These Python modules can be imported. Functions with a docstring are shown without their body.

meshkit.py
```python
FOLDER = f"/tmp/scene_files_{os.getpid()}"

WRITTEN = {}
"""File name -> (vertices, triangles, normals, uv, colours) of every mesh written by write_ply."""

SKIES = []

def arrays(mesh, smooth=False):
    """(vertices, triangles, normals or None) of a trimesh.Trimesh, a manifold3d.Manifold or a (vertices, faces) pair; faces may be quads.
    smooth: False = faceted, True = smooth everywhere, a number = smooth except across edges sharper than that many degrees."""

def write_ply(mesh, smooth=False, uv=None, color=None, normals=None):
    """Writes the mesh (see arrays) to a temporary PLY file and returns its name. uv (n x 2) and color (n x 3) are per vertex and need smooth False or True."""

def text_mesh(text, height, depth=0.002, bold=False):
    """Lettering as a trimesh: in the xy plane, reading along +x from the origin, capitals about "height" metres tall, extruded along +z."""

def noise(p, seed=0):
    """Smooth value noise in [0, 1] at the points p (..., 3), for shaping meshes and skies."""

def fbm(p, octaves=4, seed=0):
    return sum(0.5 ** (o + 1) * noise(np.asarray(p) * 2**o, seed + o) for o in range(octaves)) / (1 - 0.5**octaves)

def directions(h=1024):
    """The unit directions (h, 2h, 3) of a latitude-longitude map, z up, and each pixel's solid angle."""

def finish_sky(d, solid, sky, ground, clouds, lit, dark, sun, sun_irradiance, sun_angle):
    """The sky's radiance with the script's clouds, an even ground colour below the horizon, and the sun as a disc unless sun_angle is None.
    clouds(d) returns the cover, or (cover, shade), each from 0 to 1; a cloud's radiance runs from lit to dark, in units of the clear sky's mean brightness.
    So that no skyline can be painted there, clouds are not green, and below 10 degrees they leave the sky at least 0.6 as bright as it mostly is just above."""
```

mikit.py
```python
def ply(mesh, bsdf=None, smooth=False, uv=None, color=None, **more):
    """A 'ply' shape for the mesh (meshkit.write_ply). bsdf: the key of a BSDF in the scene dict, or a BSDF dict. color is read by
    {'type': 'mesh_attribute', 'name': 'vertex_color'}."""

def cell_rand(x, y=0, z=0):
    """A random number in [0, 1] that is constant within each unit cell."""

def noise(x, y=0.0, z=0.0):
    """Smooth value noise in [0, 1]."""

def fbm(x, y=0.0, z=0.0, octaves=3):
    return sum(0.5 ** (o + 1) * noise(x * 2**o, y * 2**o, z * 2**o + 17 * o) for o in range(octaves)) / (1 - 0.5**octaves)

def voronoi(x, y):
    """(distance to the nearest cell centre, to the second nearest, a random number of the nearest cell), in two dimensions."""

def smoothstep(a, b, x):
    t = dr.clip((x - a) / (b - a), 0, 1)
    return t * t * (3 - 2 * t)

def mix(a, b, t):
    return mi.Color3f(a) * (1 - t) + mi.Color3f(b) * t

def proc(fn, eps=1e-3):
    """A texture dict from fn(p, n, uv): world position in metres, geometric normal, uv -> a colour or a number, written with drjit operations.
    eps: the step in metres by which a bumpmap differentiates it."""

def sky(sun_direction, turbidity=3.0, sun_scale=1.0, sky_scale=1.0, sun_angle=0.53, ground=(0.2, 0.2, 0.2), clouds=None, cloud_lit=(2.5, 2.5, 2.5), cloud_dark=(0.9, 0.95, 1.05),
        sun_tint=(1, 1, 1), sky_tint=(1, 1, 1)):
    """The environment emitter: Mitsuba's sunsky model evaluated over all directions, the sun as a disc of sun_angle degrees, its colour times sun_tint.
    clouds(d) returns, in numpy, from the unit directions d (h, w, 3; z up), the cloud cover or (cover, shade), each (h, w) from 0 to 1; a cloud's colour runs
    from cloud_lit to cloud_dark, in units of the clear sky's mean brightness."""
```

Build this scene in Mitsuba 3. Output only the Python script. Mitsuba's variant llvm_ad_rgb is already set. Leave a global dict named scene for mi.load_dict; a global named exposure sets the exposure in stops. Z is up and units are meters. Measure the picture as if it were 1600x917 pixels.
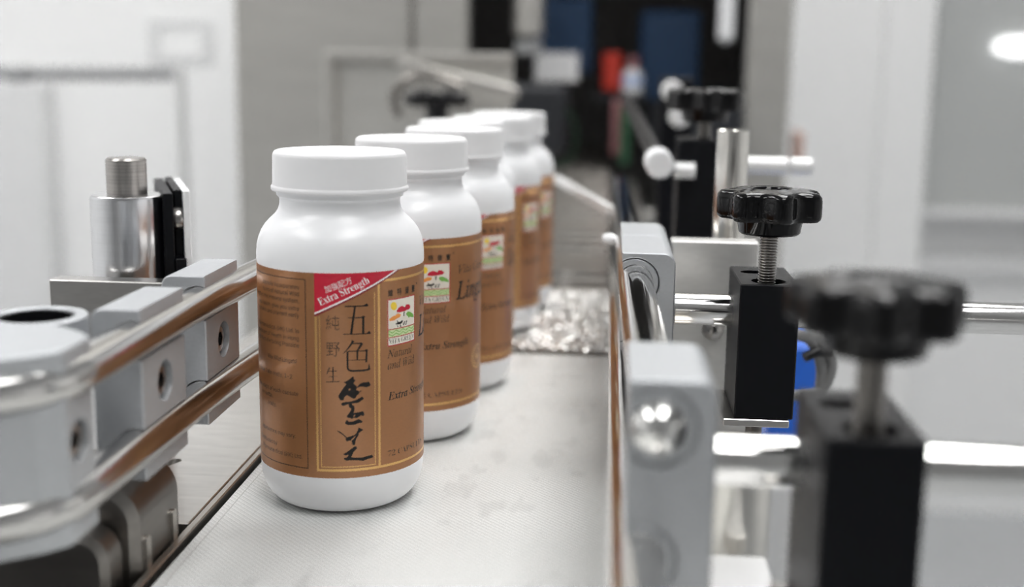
import math, random
import numpy as np
import drjit as dr
import trimesh, shapely
import manifold3d as m3
import mitsuba as mi
import mikit, meshkit
from shapely.geometry import Polygon, box as sbox

# ---------------------------------------------------------------- camera, light, exposure
T = mi.ScalarTransform4f
scene = {'type': 'scene'}
labels = {}
exposure = 0.08

CAM = np.array([0.0, 0.0, 0.13619])
YAW, PITCH, ROLL, FOCAL = 0.07733, 0.18576, 0.01541, 1910.3
fw = np.array([-math.sin(YAW) * math.cos(PITCH), math.cos(YAW) * math.cos(PITCH), -math.sin(PITCH)])
rt = np.cross(fw, [0, 0, 1]); rt /= np.linalg.norm(rt)
up = math.cos(ROLL) * np.cross(rt, fw) - math.sin(ROLL) * rt
scene['camera'] = {
    'type': 'thinlens', 'fov': math.degrees(2 * math.atan(800 / FOCAL)), 'fov_axis': 'x',
    'aperture_radius': 0.0032, 'focus_distance': 0.392, 'near_clip': 0.02, 'far_clip': 50.0,
    'to_world': T().look_at(origin=CAM.tolist(), target=(CAM + fw).tolist(), up=up.tolist())}

LIGHT = 7.2                     # radiance of the ceiling panels
PANELS = [(-1.20, -0.85, 0.18, 'left row, front'), (0.35, -0.85, 0.18, 'right row, front'), (-1.20, 0.60, 2.10, 'left row, rear'), (0.35, 0.60, 2.10, 'right row, rear')]   # x, y from, y to
ROOM = (-2.3, 2.3, -3.8, 2.85, -0.9, 1.55)

# ---------------------------------------------------------------- helpers
def mat(key, d, two=True):
    scene[key] = {'type': 'twosided', 'bsdf': d} if two else d
    return key

def rgb(*c):
    return {'type': 'rgb', 'value': list(c)}

def srgb(*c):
    return [((v / 255) / 12.92 if v <= 10 else (((v / 255) + .055) / 1.055) ** 2.4) for v in c]

def pr(base, rough=.4, metal=0., spec=.5, coat=0., coat_gloss=.9, bump=None, bscale=1.0, **k):
    d = {'type': 'principled', 'base_color': base if isinstance(base, dict) else rgb(*base), 'roughness': rough, 'metallic': metal}
    if metal < 1: d['specular'] = spec
    if coat: d['clearcoat'] = coat; d['clearcoat_gloss'] = coat_gloss
    d.update(k)
    if bump: d = {'type': 'bumpmap', 'arbitrary': bump, 'scale': bscale, 'bsdf': d}
    return d

used = {}
def numbered(name):
    n = used.get(name, 0); used[name] = n + 1
    return name if n == 0 else f'{name}_{n:03d}'

def tag(key, label=None, cat=None, group=None, kind=None):
    d = labels.setdefault(key, {})
    for k, v in (('label', label), ('category', cat), ('group', group), ('kind', kind)):
        if v: d[k] = v
    return key

def thing(name, label, cat, group=None):
    return tag(numbered(name), label, cat, group)

def put(name, mesh, m, parent=None, smooth=False, label=None, **more):
    key = numbered((parent + '__' if parent else '') + name)
    scene[key] = mikit.ply(mesh, m, smooth=smooth, **more)
    if label: tag(key, label)
    return key

def solo(name, mesh, m, label, cat, group=None, smooth=False):
    return tag(put(name, mesh, m, smooth=smooth), label, cat, group)

def structure(name, mesh, m, parent=None, smooth=False):
    k = put(name, mesh, m, parent, smooth)
    if not parent: tag(k, kind='structure')
    return k

def cat_(*ms):
    return trimesh.util.concatenate([m for m in ms])

def bx(x0, x1, y0, y1, z0, z1, b=0.0):
    """A box, its edges chamfered by b."""
    if b <= 0:
        m = trimesh.creation.box((x1 - x0, y1 - y0, z1 - z0))
        m.apply_translation(((x0 + x1) / 2, (y0 + y1) / 2, (z0 + z1) / 2)); return m
    p = []
    for x, sx in ((x0, 1), (x1, -1)):
        for y, sy in ((y0, 1), (y1, -1)):
            for z, sz in ((z0, 1), (z1, -1)):
                p += [(x, y + sy * b, z + sz * b), (x + sx * b, y, z + sz * b), (x + sx * b, y + sy * b, z)]
    return trimesh.convex.convex_hull(np.array(p))

def lathe(prof, n=96, centre=(0, 0, 0), axis='z'):
    """Revolves (radius, height) points; axis names where height points."""
    prof = np.asarray(prof, float)
    a = np.arange(n) * 2 * math.pi / n
    v, idx = [], []
    for r, z in prof:
        if r < 1e-9: idx.append([len(v)] * n); v.append((0, 0, z))
        else:
            idx.append(list(range(len(v), len(v) + n)))
            v += [(r * c, r * s, z) for c, s in zip(np.cos(a), np.sin(a))]
    f = []
    for i in range(len(prof) - 1):
        for j in range(n):
            q = [idx[i][j], idx[i][(j + 1) % n], idx[i + 1][(j + 1) % n], idx[i + 1][j]]
            for t in ((q[0], q[1], q[2]), (q[0], q[2], q[3])):
                if len(set(t)) == 3: f.append(t)
    v = np.array(v)
    if axis == 'x': v = v[:, [2, 0, 1]]
    if axis == 'y': v = v[:, [1, 2, 0]]
    return trimesh.Trimesh(v + np.asarray(centre, float), f, process=False)

def rod(p, q, r, n=48, bev=0.0004):
    """A straight round bar with chamfered ends."""
    p, q = np.asarray(p, float), np.asarray(q, float)
    L = np.linalg.norm(q - p)
    m = lathe([(0, 0), (r - bev, 0), (r, bev), (r, L - bev), (r - bev, L), (0, L)], n)
    m.apply_transform(trimesh.geometry.align_vectors([0, 0, 1], (q - p) / L))
    m.apply_translation(p); return m

def sweep(path, r, n=32, cap=True):
    """A round tube along a smooth polyline."""
    P = np.asarray(path, float); t = np.gradient(P, axis=0); t /= np.linalg.norm(t, axis=1)[:, None]
    ref = np.array([0, 0, 1.0]) if abs(t[:, 2]).max() < .9 else np.array([.6, .8, 0])
    a = np.cross(t, ref); a /= np.linalg.norm(a, axis=1)[:, None]; b = np.cross(t, a)
    ang = np.arange(n) * 2 * math.pi / n
    v = P[:, None] + r * (np.cos(ang)[None, :, None] * a[:, None] + np.sin(ang)[None, :, None] * b[:, None])
    f = []
    for i in range(len(P) - 1):
        for j in range(n):
            k = (j + 1) % n
            f += [(i * n + j, i * n + k, (i + 1) * n + k), (i * n + j, (i + 1) * n + k, (i + 1) * n + j)]
    v = v.reshape(-1, 3)
    if cap:
        for i, s in ((0, 1), (len(P) - 1, -1)):
            c = len(v); v = np.vstack([v, P[i] ])
            f += [(c, i * n + (j + 1) % n, i * n + j)[::s] for j in range(n)]
    m = trimesh.Trimesh(v, f, process=False); m.fix_normals(); return m

def curve(pts, n=40):
    """A Catmull-Rom curve through pts."""
    P = np.asarray(pts, float); P = np.vstack([2 * P[0] - P[1], P, 2 * P[-1] - P[-2]])
    out = []
    for i in range(1, len(P) - 2):
        for u in np.linspace(0, 1, n, endpoint=False):
            a, b, c, d = P[i - 1:i + 3]
            out.append(.5 * (2 * b + (c - a) * u + (2 * a - 5 * b + 4 * c - d) * u * u + (3 * b - a - 3 * c + d) * u ** 3))
    out.append(P[-2]); return np.array(out)

def rings(poly):
    for g in getattr(poly, 'geoms', [poly]):
        g = shapely.geometry.polygon.orient(g)
        yield g

def inset(c, b):
    c = np.asarray(c)[:-1]
    e = np.roll(c, -1, 0) - c; e /= np.linalg.norm(e, axis=1)[:, None]
    n = np.stack([-e[:, 1], e[:, 0]], 1)
    m = n + np.roll(n, 1, 0); m /= np.maximum((m * m).sum(1) / 2, .3)[:, None]
    return c + b * m

def prism(poly, h0, h1, bevel=0.0, axis='z'):
    """Extrudes a shapely polygon from h0 to h1 with chamfered end edges. axis 'y': polygon is (x, z); 'x': (y, z); 'z': (x, y)."""
    V, Fc = [], []
    def add(v, f):
        k = sum(len(a) for a in V); V.append(np.asarray(v, float)); Fc.append(np.asarray(f, int) + k)
    for g in rings(poly):
        ex = [np.asarray(r.coords) for r in [g.exterior] + list(g.interiors)]
        ins = [inset(c, bevel) if bevel > 0 else c[:-1] for c in ex]
        cap = Polygon(ins[0], ins[1:])
        tv, tf = trimesh.creation.triangulate_polygon(cap, engine='earcut')
        a2 = tv[tf]; area = np.cross(a2[:, 1] - a2[:, 0], a2[:, 2] - a2[:, 0])
        tf = np.where(area[:, None] < 0, tf[:, ::-1], tf)
        add(np.c_[tv, np.full(len(tv), h1)], tf); add(np.c_[tv, np.full(len(tv), h0)], tf[:, ::-1])
        for c, i in zip(ex, ins):
            c = c[:-1]; n = len(c)
            lv = [(i, h0), (c, h0 + bevel), (c, h1 - bevel), (i, h1)] if bevel > 0 else [(c, h0), (c, h1)]
            for (a, za), (b_, zb) in zip(lv[:-1], lv[1:]):
                v = np.vstack([np.c_[a, np.full(n, za)], np.c_[b_, np.full(n, zb)]])
                j = np.arange(n); k = (j + 1) % n
                add(v, np.vstack([np.c_[j, k, n + k], np.c_[j, n + k, n + j]]))
    v = np.vstack(V); f = np.vstack(Fc)
    m = trimesh.Trimesh(v, f, process=False); m.merge_vertices(digits_vertex=8)
    if axis == 'y': m.vertices = m.vertices[:, [0, 2, 1]]; m.invert()
    if axis == 'x': m.vertices = m.vertices[:, [2, 0, 1]]
    return m

def man(m):
    m = m.copy(); m.merge_vertices(digits_vertex=8)
    return m3.Manifold(m3.Mesh(vert_properties=np.asarray(m.vertices, np.float32), tri_verts=np.asarray(m.faces, np.uint32)))

def cut(a, *bs):
    """a minus the other meshes."""
    r = man(a)
    for b in bs: r = r - man(b)
    q = r.to_mesh(); return trimesh.Trimesh(np.array(q.vert_properties[:, :3], float), np.array(q.tri_verts), process=False)

def rrect(x0, x1, y0, y1, r, which='abcd', n=8):
    """A rectangle; corners a b c d (lower left, lower right, upper right, upper left) named in which are rounded."""
    out = []
    for k, (cx, cy, a) in zip('abcd', ((x0, y0, 180), (x1, y0, 270), (x1, y1, 0), (x0, y1, 90))):
        if k not in which: out.append((cx, cy)); continue
        ox, oy = (cx + r if cx == x0 else cx - r), (cy + r if cy == y0 else cy - r)
        out += [(ox + r * math.cos(math.radians(a + t)), oy + r * math.sin(math.radians(a + t))) for t in np.linspace(0, 90, n)]
    return Polygon(out)

def disc(x, y, r, n=48):
    return Polygon([(x + r * math.cos(t), y + r * math.sin(t)) for t in np.arange(n) * 2 * math.pi / n])

# ---------------------------------------------------------------- materials
def grain(c, amount, fx, fy, fz):
    """Brushed or mottled colour: fine grain only."""
    c = np.array(c)
    def f(p, n, uv):
        g = mikit.fbm(p.x * fx, p.y * fy, p.z * fz, 3)
        return mikit.mix((c * (1 - amount)).tolist(), np.minimum(c * (1 + amount), 1).tolist(), g)
    return mikit.proc(f)

mat('chrome', pr((.86, .85, .83), .08, 1.))
mat('satin_chrome', pr((.59, .58, .57), .14, 1.))
mat('guard_steel', pr(grain((.70, .685, .65), .06, 30, 30, 300), .4, .75))
mat('plate_aluminium', pr(grain((.68, .67, .65), .05, 300, 60, 900), .36, .6))
mat('worn_chrome', pr((.72, .70, .66), .16, 1.))
mat('brushed_steel', pr(grain((.56, .53, .49), .16, 30, 30, 900), .33, 1.))
mat('deck_steel', pr(grain((.70, .68, .655), .10, 90, 500, 90), .30, 1.))
mat('worn_steel', pr(grain((.46, .44, .41), .14, 60, 60, 400), .3, 1.))
mat('panel_steel', pr(grain((.58, .565, .535), .08, 12, 12, 60), .42, .85))
mat('pale_metal', pr((.62, .60, .57), .35, .8))
mat('pale_grey', pr((.72, .72, .725), .5))
mat('dark_pin', pr(grain((.42, .40, .38), .25, 60, 60, 1800), .30, 1.))
mat('dark_steel', pr(grain((.27, .255, .238), .12, 60, 60, 400), .36, 1.))
mat('turned_aluminium', pr(grain((.74, .745, .76), .05, 40, 40, 1600), .19, 1.))
mat('bar_aluminium', pr(grain((.56, .545, .525), .08, 300, 60, 900), .26, 1.))
mat('anodised', pr(grain((.48, .495, .515), .05, 1500, 1500, 1500), .46, .6, .5))
mat('white_aluminium', pr((.78, .78, .78), .4, .3, .5))
mat('screw_steel', pr((.40, .385, .37), .22, 1.))
mat('socket_black', pr((.02, .02, .02), .5))
mat('black_anodised', pr((.0025, .003, .0045), .40, 0., .2))
mat('black_knob', pr((.002, .002, .0024), .07, 0., .3))
mat('black_plastic', pr((.006, .006, .007), .35, 0., .3))
mat('machine_paint', pr((.38, .38, .375), .6, 0., .3))
mat('charcoal', pr((.022, .024, .028), .45, 0., .3))
mat('white_plastic', pr((.79, .795, .81), .27, 0., .5))
mat('cap_plastic', pr((.77, .77, .78), .36, 0., .45))
mat('white_paint', pr((.80, .80, .80), .5, 0., .4))
mat('ceiling_paint', pr((.62, .62, .62), .7, 0., .3))
mat('grey_wall_paint', pr((.50, .50, .50), .6, 0., .3))
mat('wall_paint', pr((.88, .88, .88), .7, 0., .3))
mat('grey_panel', pr((.48, .49, .485), .28, 0., .5))
mat('grey_paint', pr((.27, .275, .28), .45))
mat('slat_steel', pr(grain((.37, .345, .315), .12, 60, 60, 400), .34, 1.))
mat('floor_vinyl', pr((.46, .47, .48), .3))
mat('rubber_grey', pr((.20, .20, .20), .5))
mat('blue_plastic', pr((.02, .13, .62), .35))
mat('navy_paint', pr((.008, .032, .080), .4))
mat('red_plastic', pr((.50, .035, .02), .4))
mat('green_plastic', pr((.03, .10, .05), .4))
mat('dark_green', pr((.012, .04, .022), .4))
mat('pink_plastic', pr((.30, .13, .14), .4))
mat('light_blue', pr((.45, .55, .78), .4))
mat('orange_plastic', pr((.62, .42, .36), .5))
mat('clear_acrylic', pr((.86, .87, .88), .12, 0., .5))
def weave(p, n, uv):
    a, b = p.x * 2 * math.pi / .00105, p.y * 2 * math.pi / .0011
    return dr.sin(a) * dr.cos(b) * 0.5 + 0.5 + 0.25 * dr.sin(a * .5 + b * .5)
def belt_colour(p, n, uv):
    w = weave(p, n, uv)
    dirt = mikit.smoothstep(.62, .8, mikit.fbm(p.x * 140, p.y * 60, 3.0, 3))
    return mikit.mix([.42, .425, .415], [.62, .625, .615], w) * (1 - .10 * dirt)
mat('belt_fabric', pr(mikit.proc(belt_colour), .42, 0., .45, bump=mikit.proc(weave, 1e-4), bscale=.00007))
mat('seam_thread', pr((.42, .42, .41), .6))
mat('label_foil', pr(grain((.34, .146, .054), .08, 2500, 2500, 2500), .34, .4, .5, coat=1., coat_gloss=.96))
mat('gold_foil', pr((.74, .45, .17), .28, .7, .5))
mat('ink_black', pr((.010, .007, .006), .4, 0., .3))
mat('ink_small', pr((.028, .015, .010), .4, 0., .3))
mat('ink_red', pr((.52, .012, .035), .38))
mat('ink_white', pr((.86, .80, .80), .4))
mat('ink_dark_red', pr((.20, .012, .018), .4))
mat('ink_cream', pr((.78, .73, .64), .45))
mat('ink_frame', pr((.42, .035, .028), .4))
mat('ink_yellow', pr((.86, .62, .05), .4))
mat('ink_green', pr((.18, .42, .08), .4))
mat('ink_pale_green', pr((.60, .70, .38), .4))
mat('ink_orange', pr((.80, .30, .06), .4))

# ---------------------------------------------------------------- the room
x0, x1, y0, y1, z0, z1 = ROOM
structure('floor', bx(x0, x1, y0, y1, z0 - .05, z0), 'floor_vinyl')
structure('ceiling', bx(x0, x1, y0, y1, z1, z1 + .05), 'ceiling_paint')
structure('wall_left', bx(x0 - .05, x0, y0, y1, z0, z1), 'wall_paint')
structure('wall_right', bx(x1, x1 + .05, y0, y1, z0, z1), 'wall_paint')
structure('wall_back', bx(x0, x1, y1, y1 + .05, z0, z1), 'wall_paint')
structure('wall_front', bx(x0, x1, y0 - .05, y0, z0, z1), 'grey_wall_paint')
for cx, ya, yb, which in PANELS:
    t = thing('ceiling_light', f'long flat white light panel in the ceiling, {which}', 'light', 'ceiling light panels')
    cy, hy = (ya + yb) / 2, (yb - ya) / 2
    put('frame', cut(bx(cx - .32, cx + .32, cy - hy - .02, cy + hy + .02, z1 - .02, z1), bx(cx - .30, cx + .30, cy - hy, cy + hy, z1 - .03, z1 - .005)), 'white_paint', t)
    m = trimesh.Trimesh([(cx - .30, ya, z1 - .008), (cx + .30, ya, z1 - .008), (cx + .30, yb, z1 - .008), (cx - .30, yb, z1 - .008)], [(0, 2, 1), (0, 3, 2)], process=False)
    k = put('diffuser', m, 'white_paint', t)
    scene[k]['emitter'] = {'type': 'area', 'radiance': rgb(LIGHT, LIGHT * .995, LIGHT * .985)}

# letter outlines (advance, rings) and print outlines of the bottle label
G = {
    'b2': (101, '%PJ(/Z(JK(T[(QJ(GP(,t&pU&_r&Jk&@T%vu%[>%Tb%Ti%_p%sv&3[&_}(Q^))W)@o)N&)JW)=0(i<&//&5j(l-)2R)?|)Z^)Vv%P9'),
    'b7': (101, '%Wv%[^)f^)fU&rW&F9)0,&6j%zD%vv'),
    'bA': (117, '%5Z%P?%^c(=X(Jy)|o*9#*I[*Z<*Z9(SW(SZ(uz)+a)$/(e]&?{&9<%yI%yB&.z&Ly&Lv%5W!&vn&CF&J%(_&($o'),
    'bC': (125, '%T3%TC%iX&%&&QQ(%:(Tz):<)zS*3S*GW*Jz*Tz*TQ*JQ*,d)c2):8(fW(D6(%.&pC&_K&_*&l7&|k(<D(PA)5^)rd*PT*ZP*?f)u|)?W(P8&Z@%v4%b@'),
    'bE': (118, '%IW%IY%r]&$(&%+%pR%Js%Jv*3W*34*)6)}_)pG)QN(sq(:4()N((z(Fz(iA)$i)/v)9v)9:)/:)$J(i5(T8((v($((+a(?](o>)PB*$0*C?*M?*5W'),
    'bG': (136, '%T7%[.%s^&=L&c6(Q[))[*3S*Jz*Tz*TQ*JQ*)E)c2)D7(c9(3O&iZ&_F&_0&hx((H(?`(Z=)2<)P?)^d)bA)T,)$M)$O+2n+2l*ok*_(*^b*V~)ux)8u(Vu&y<&C&&$0%e]'),
    'bI': (70, '%IW%IZ%k{&$)&%.%sq%Js%Jv(_v(_s(6q(%,($((8{(^Z(^W'),
    'bL': (114, '%IW%Ly%k{&$*&%+%pR%Js%Jv(c9(c6(6q(%,((B(B{(r])FA)eF)yM*@#*J#*5W'),
    'bN': (132, '%Lv%Ly%u|&$(&%%%fO%N6%N9&iv*,)*2h*3H*%2)X6)X9*}v*}s*X3*GH*F6*<6*+Y&Cv&=7&<E&P=&rZ&rW'),
    'bP': (112, '%IW%IZ%o?&$*&%+%m4%Js%Ju(su)D6)pN*,f*=8*9l*)#)_9)CT($Q($((5](Z<(Z9!($X(,8(_9(ox),C)3-)3@)%-(fQ(:4(03(%/'),
    'bR': (127, '%IW%IZ%o?&$*&%+%m4%Js%Ju(pV)N5*)K*=B*Cx*=-)y})J:)Fr*Sb*h[*|Z*|W)Z9(J0(66($R($((5](Z<(Z9!($Z(,:(Pw(lZ),C)9h)=A)3I(m3(=R(3Q(%.'),
    'bS': (105, '%ed%od%yW&2K&Z@&|[(Bz(h`(rd)(P(y](bE&bR&6=%p-%iY%pE&%0&X;(=[)=U)N=)X=)Ws)Ms)G>)0*(pQ(QV&pV&N0&GH&J]&[7)/_)WS)i))hu)PG).{(^W&uu&5]%|]%o8%e8'),
    'bT': (113, '%GW*=W*=4*35)}e)c0)3S(pR(oF)#{)Ly)Lv&5W&5Z&Z?&ha&oJ&pR&N5%zM%[B%Q4%G4'),
    'bU': (132, '%Ju%Jx(X;(X8(:7(%1($7(2I(Ia(e?)2?)PA)oH*(P*2]*3L)}s)Tu)Tx*w;*w8*[T*Jm*F`*<Q*+f)o@)8v(F8&hZ&?d&$;%}m%m6'),
    'bV': (115, '%06%08(@u(@s&pR&fN&fH(e`(l@(yd)m*)m0)c3):6):8*X8*X6*@q*6m*%)(P6(Bs%X.%Jp'),
    'ba': (92, '%M+%W7%r|&CF(9N(9d().&sN&TN&@K&9e&F}&J:&CT&/P%lQ%_7%Z~%p,&G3(34([1(z*),>)+h)5a)Ib)L~)B{(uu(Z8(F;(<B(5b&^X&#u%hY%V}!&Ih&W$&l#($%(9,(6,&of&P^&FV'),
    'be': (81, '%M@%Pp%b_%z+&Co&[4(=2(bg(v])$I&CH&M4&ZK&oF($%(FD(b*(v1)$/(V|(8w&Vu&(>%l&%W2!&Fz&Fm(<n(9d(3,&}N&f0&TI'),
    'bg': (88, '%I>%Le%rN%SY%Sd%oN&97%h}%T,%Pv%f&&9m&Wo($o(TL)Ck)Cc(vb),6),-(vA(ZX(?t&PT&C3&5k&9(&M$(FC)(>)<7)Bk)5?(kT(&n&BO%|3%^7!%|G%x{&1u&VS(1r(S7(aX(r@(rH(P/&2/!&CG&P[&b:($;(6#(9_(/g&z.&bk&TJ&G%'),
    'bh': (102, '%Lv%Lx%^Z%l#%m/%fQ%N7%N9&c9&bc&lb($i(Q2(}O)@H)Ps)P@)Z<)kx)kv(<9(<;(S^(ZC(Zx(TB(@E&va&bX&a~&ky&|Y&|W'),
    'bn': (102, '%Lv%Lx%^Z%l#%lc%f*%Mk%Mm&bm&bd&iD(3/(Q2(p2)/l)@H)M])P@)Z<)kx)kv(<9(<;(S^(ZC(Zx(TB(@E&va&bX&a~&ky&|Y&|W'),
    'br': (77, '%Lv%Ly%^[%l$%lc%bi%Mj%Q0&_N&_B&e}(/k(Cn(bo(sN)$i),C(yw(Zu(6B($a&o{&bS&b$&o=(2<(29'),
    'bt': (61, '%Mh%Mk&:%&To&_o&_P(=1(=+&f+&_G&^g&hc&yC(+d(?k(FK(<D&y;&^V&<8&(:%o@%hf%iG'),
    'bx': (86, '%?W%?Y%S[%oD&M>%bc%Mi%@K%@N&sN&sL&[+&[%&yr(,3([&(TJ(=.(=0)=0)=.)$h(e~(6,).|)F;)F9&o9&o;((=(.~&yK&ZV&FQ&(D&(>&F;&F9'),
    'tG': (145, '%Pe%T;%p2&=C&}r(Jx)3_*%?*m8+0:+:?+D>+)7*vt*vy*fI*=T)iw)09([R&}b&Wn&CZ&<h&C;&PN&yB(S[)<?)ZD)hi*(m)vT)J7)MY+Fx+CU*}6*lP*C#)Z:)#t&uv&I]%v+%^s'),
    'tL': (120, '%#x%Lz%b%&T^&_p&QU&08&3Z)%<(}u(QS(@j&FC&I_&^](e>)2@)^e)v/*2Z*?z)uu%#u'),
    'tN': (134, '$uu$y<%F>%W%&M|&Tn&GT&)V&,y(,x)eW)o]*Tg*QT*%8*%;+X<+Tu+,s*sl)e5)Vr&l{%v(%y?&(=&IZ&IV'),
    'tV': (117, '%[W%_z(Q[(N9(%7&sm&hs*@j*GP*D7*3W)w9)z[+D=+@v+%7*Tg&5T&#s&#u&6k&)U'),
    'tW': (159, '%_v%_y(QZ(QW(,u&w1&l;)JZ)Jo):8(w9(w<*c<*_v*:7*01*$<+sk+st+Jv+Jx,sy,pW,Tt,,g)IT)<6)G.&<8&(6&6n&)U'),
    'ta': (92, '%2F%5v%CG%ex&9i&sR(@Q(TJ(_P)/o(Id(M#(W#)$0)/-(^Z(?U&|V&v$($4&?Z%ut%Vt%IW%<=!%hp%rb&2B&Ie&rs(9I(Fv(JD(=.&}M&bi&9[%s#'),
    'td': (95, '%2E%2U%<a%o{&G.&lp(Cq(bl(}t(m;(X;(X?)_~)X4(W+(W#(h`)90)?m)C,)5d(o;(SU(8t((<(/3&Ly&#t%Lv%<>!%hu%l(%yB&8~&W(&rn(<c(Pu(TG(G/&z/&f,&@?&(p%o_'),
    'te': (77, '%5k%5y%Fk%ey&,F&Wm&z3(G3(f.(lg(l^(_7(J1&}*%o_%l1%rf&(B&<@&a~(M0(PJ(.}&SV%ut%I]!%vF&(d&CG&ol(/U(9[(9i&z.&_I&2w'),
    'tg': (77, '$d{$e($o/%28%S[%?c%?i%l:%P_%CH%CU%Wb%vj&Q3&z3([-)/j)/b(bb(bQ(T*(?~&hv&$8%oO&$+&hb(?X(Ln(Lf(;x&|4&VM%VK$xq!%yc&+z&M<&s%(/V(/b&}K&[/&6F%vQ!%5>%BU%Yq&I4&dt&uZ&|H&ul&Z5%rZ%e<%?R%2-'),
    'th': (108, '%P8&Ju&@|%wA%wE%~+(3h&bf&iF&z1(=:(i_)3@)G>)Wv)bf)C=)<J)FB)V~)|d*(?)IT(|U(hZ(^c(^m)$`)$l(sR(Wq(,J&T2&.u'),
    'ti': (48, '&00&08&D=&_y&m7&il&X+&D+ %8z%9(%p#%p)%_J%JJ%JM&TR&TM%oL%oC%|a&2D&PO&W1&ZL&+Z%o8%IU'),
    'tl': (46, '%5^%C5&:/&6u%pW%p[&wA&w9%rp%l%%yB&/%&Im&Sl&Si&+[%at%Bu'),
    'tn': (98, '%.u%o{%p)%f+%JJ%JM&,O&JR&Wp&9N&vd(Cm(f4),Q)9k)9a(b,(b$(ra)2I)<P)FQ)Il)+_(Vt(?U(.y(/)(_>([((JG(,C&@+%yS%av'),
    'tr': (60, '%.u%l]%iF%G)%G-&Mo&64&9O&Z~()0(JP([*(T@(CZ(/Z&va&e{&+}%^V'),
    'tt': (50, '%8z%<I%sF%p+%JI%Ml&$r&C{&X*&fH&Q2()1($h&JI%oD%u~&+a&M0&W,&+Z%o8%IU'),
    'tu': (98, '%<?%?m%l_%lf%Wi%G,%G/&Q3&Q.%oK%oD&+a&M)(/>(T5(p1)Cn(b+(b%(ra)C1)M0)?e)#z(Z7(?U(.x(/*(?|&hg&2:%rU%Vt%Lu'),
    'tz': (71, '$o;((~($a&W`&,E%p&%_C%MZ%F|%[.%sQ&Mo($k(Ck(iQ(iL%W*&rc(+e(C2(Il(5]&o7&IU%Lz%5Z$y7$o7'),
    'xE': (118, '$uu$uy%?]%Se&Jd&GO&3R%}q%}v*Tv*=5*,S*)B)m.)6p(fQ(QN((|(T?(sA)9h)G4)Wq)/?(y^(yk(i6(Fv&}9&PE&S_&e>(<>(oA)Ii)v>*+{)e8'),
    'xS': (99, '%28%Pb%bC%eS%v(&B{&kz((?(C((PP(PW(CC&Fz&$i%z2%zA&0/&N8&sz(T{)GV)[])m>)Q6)@T)@])3K(fU(3U&sm&ie&i_&vt(yx)<i)C>)?q)+d(h[(+U&SU%e>%Lz%Bu'),
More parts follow.
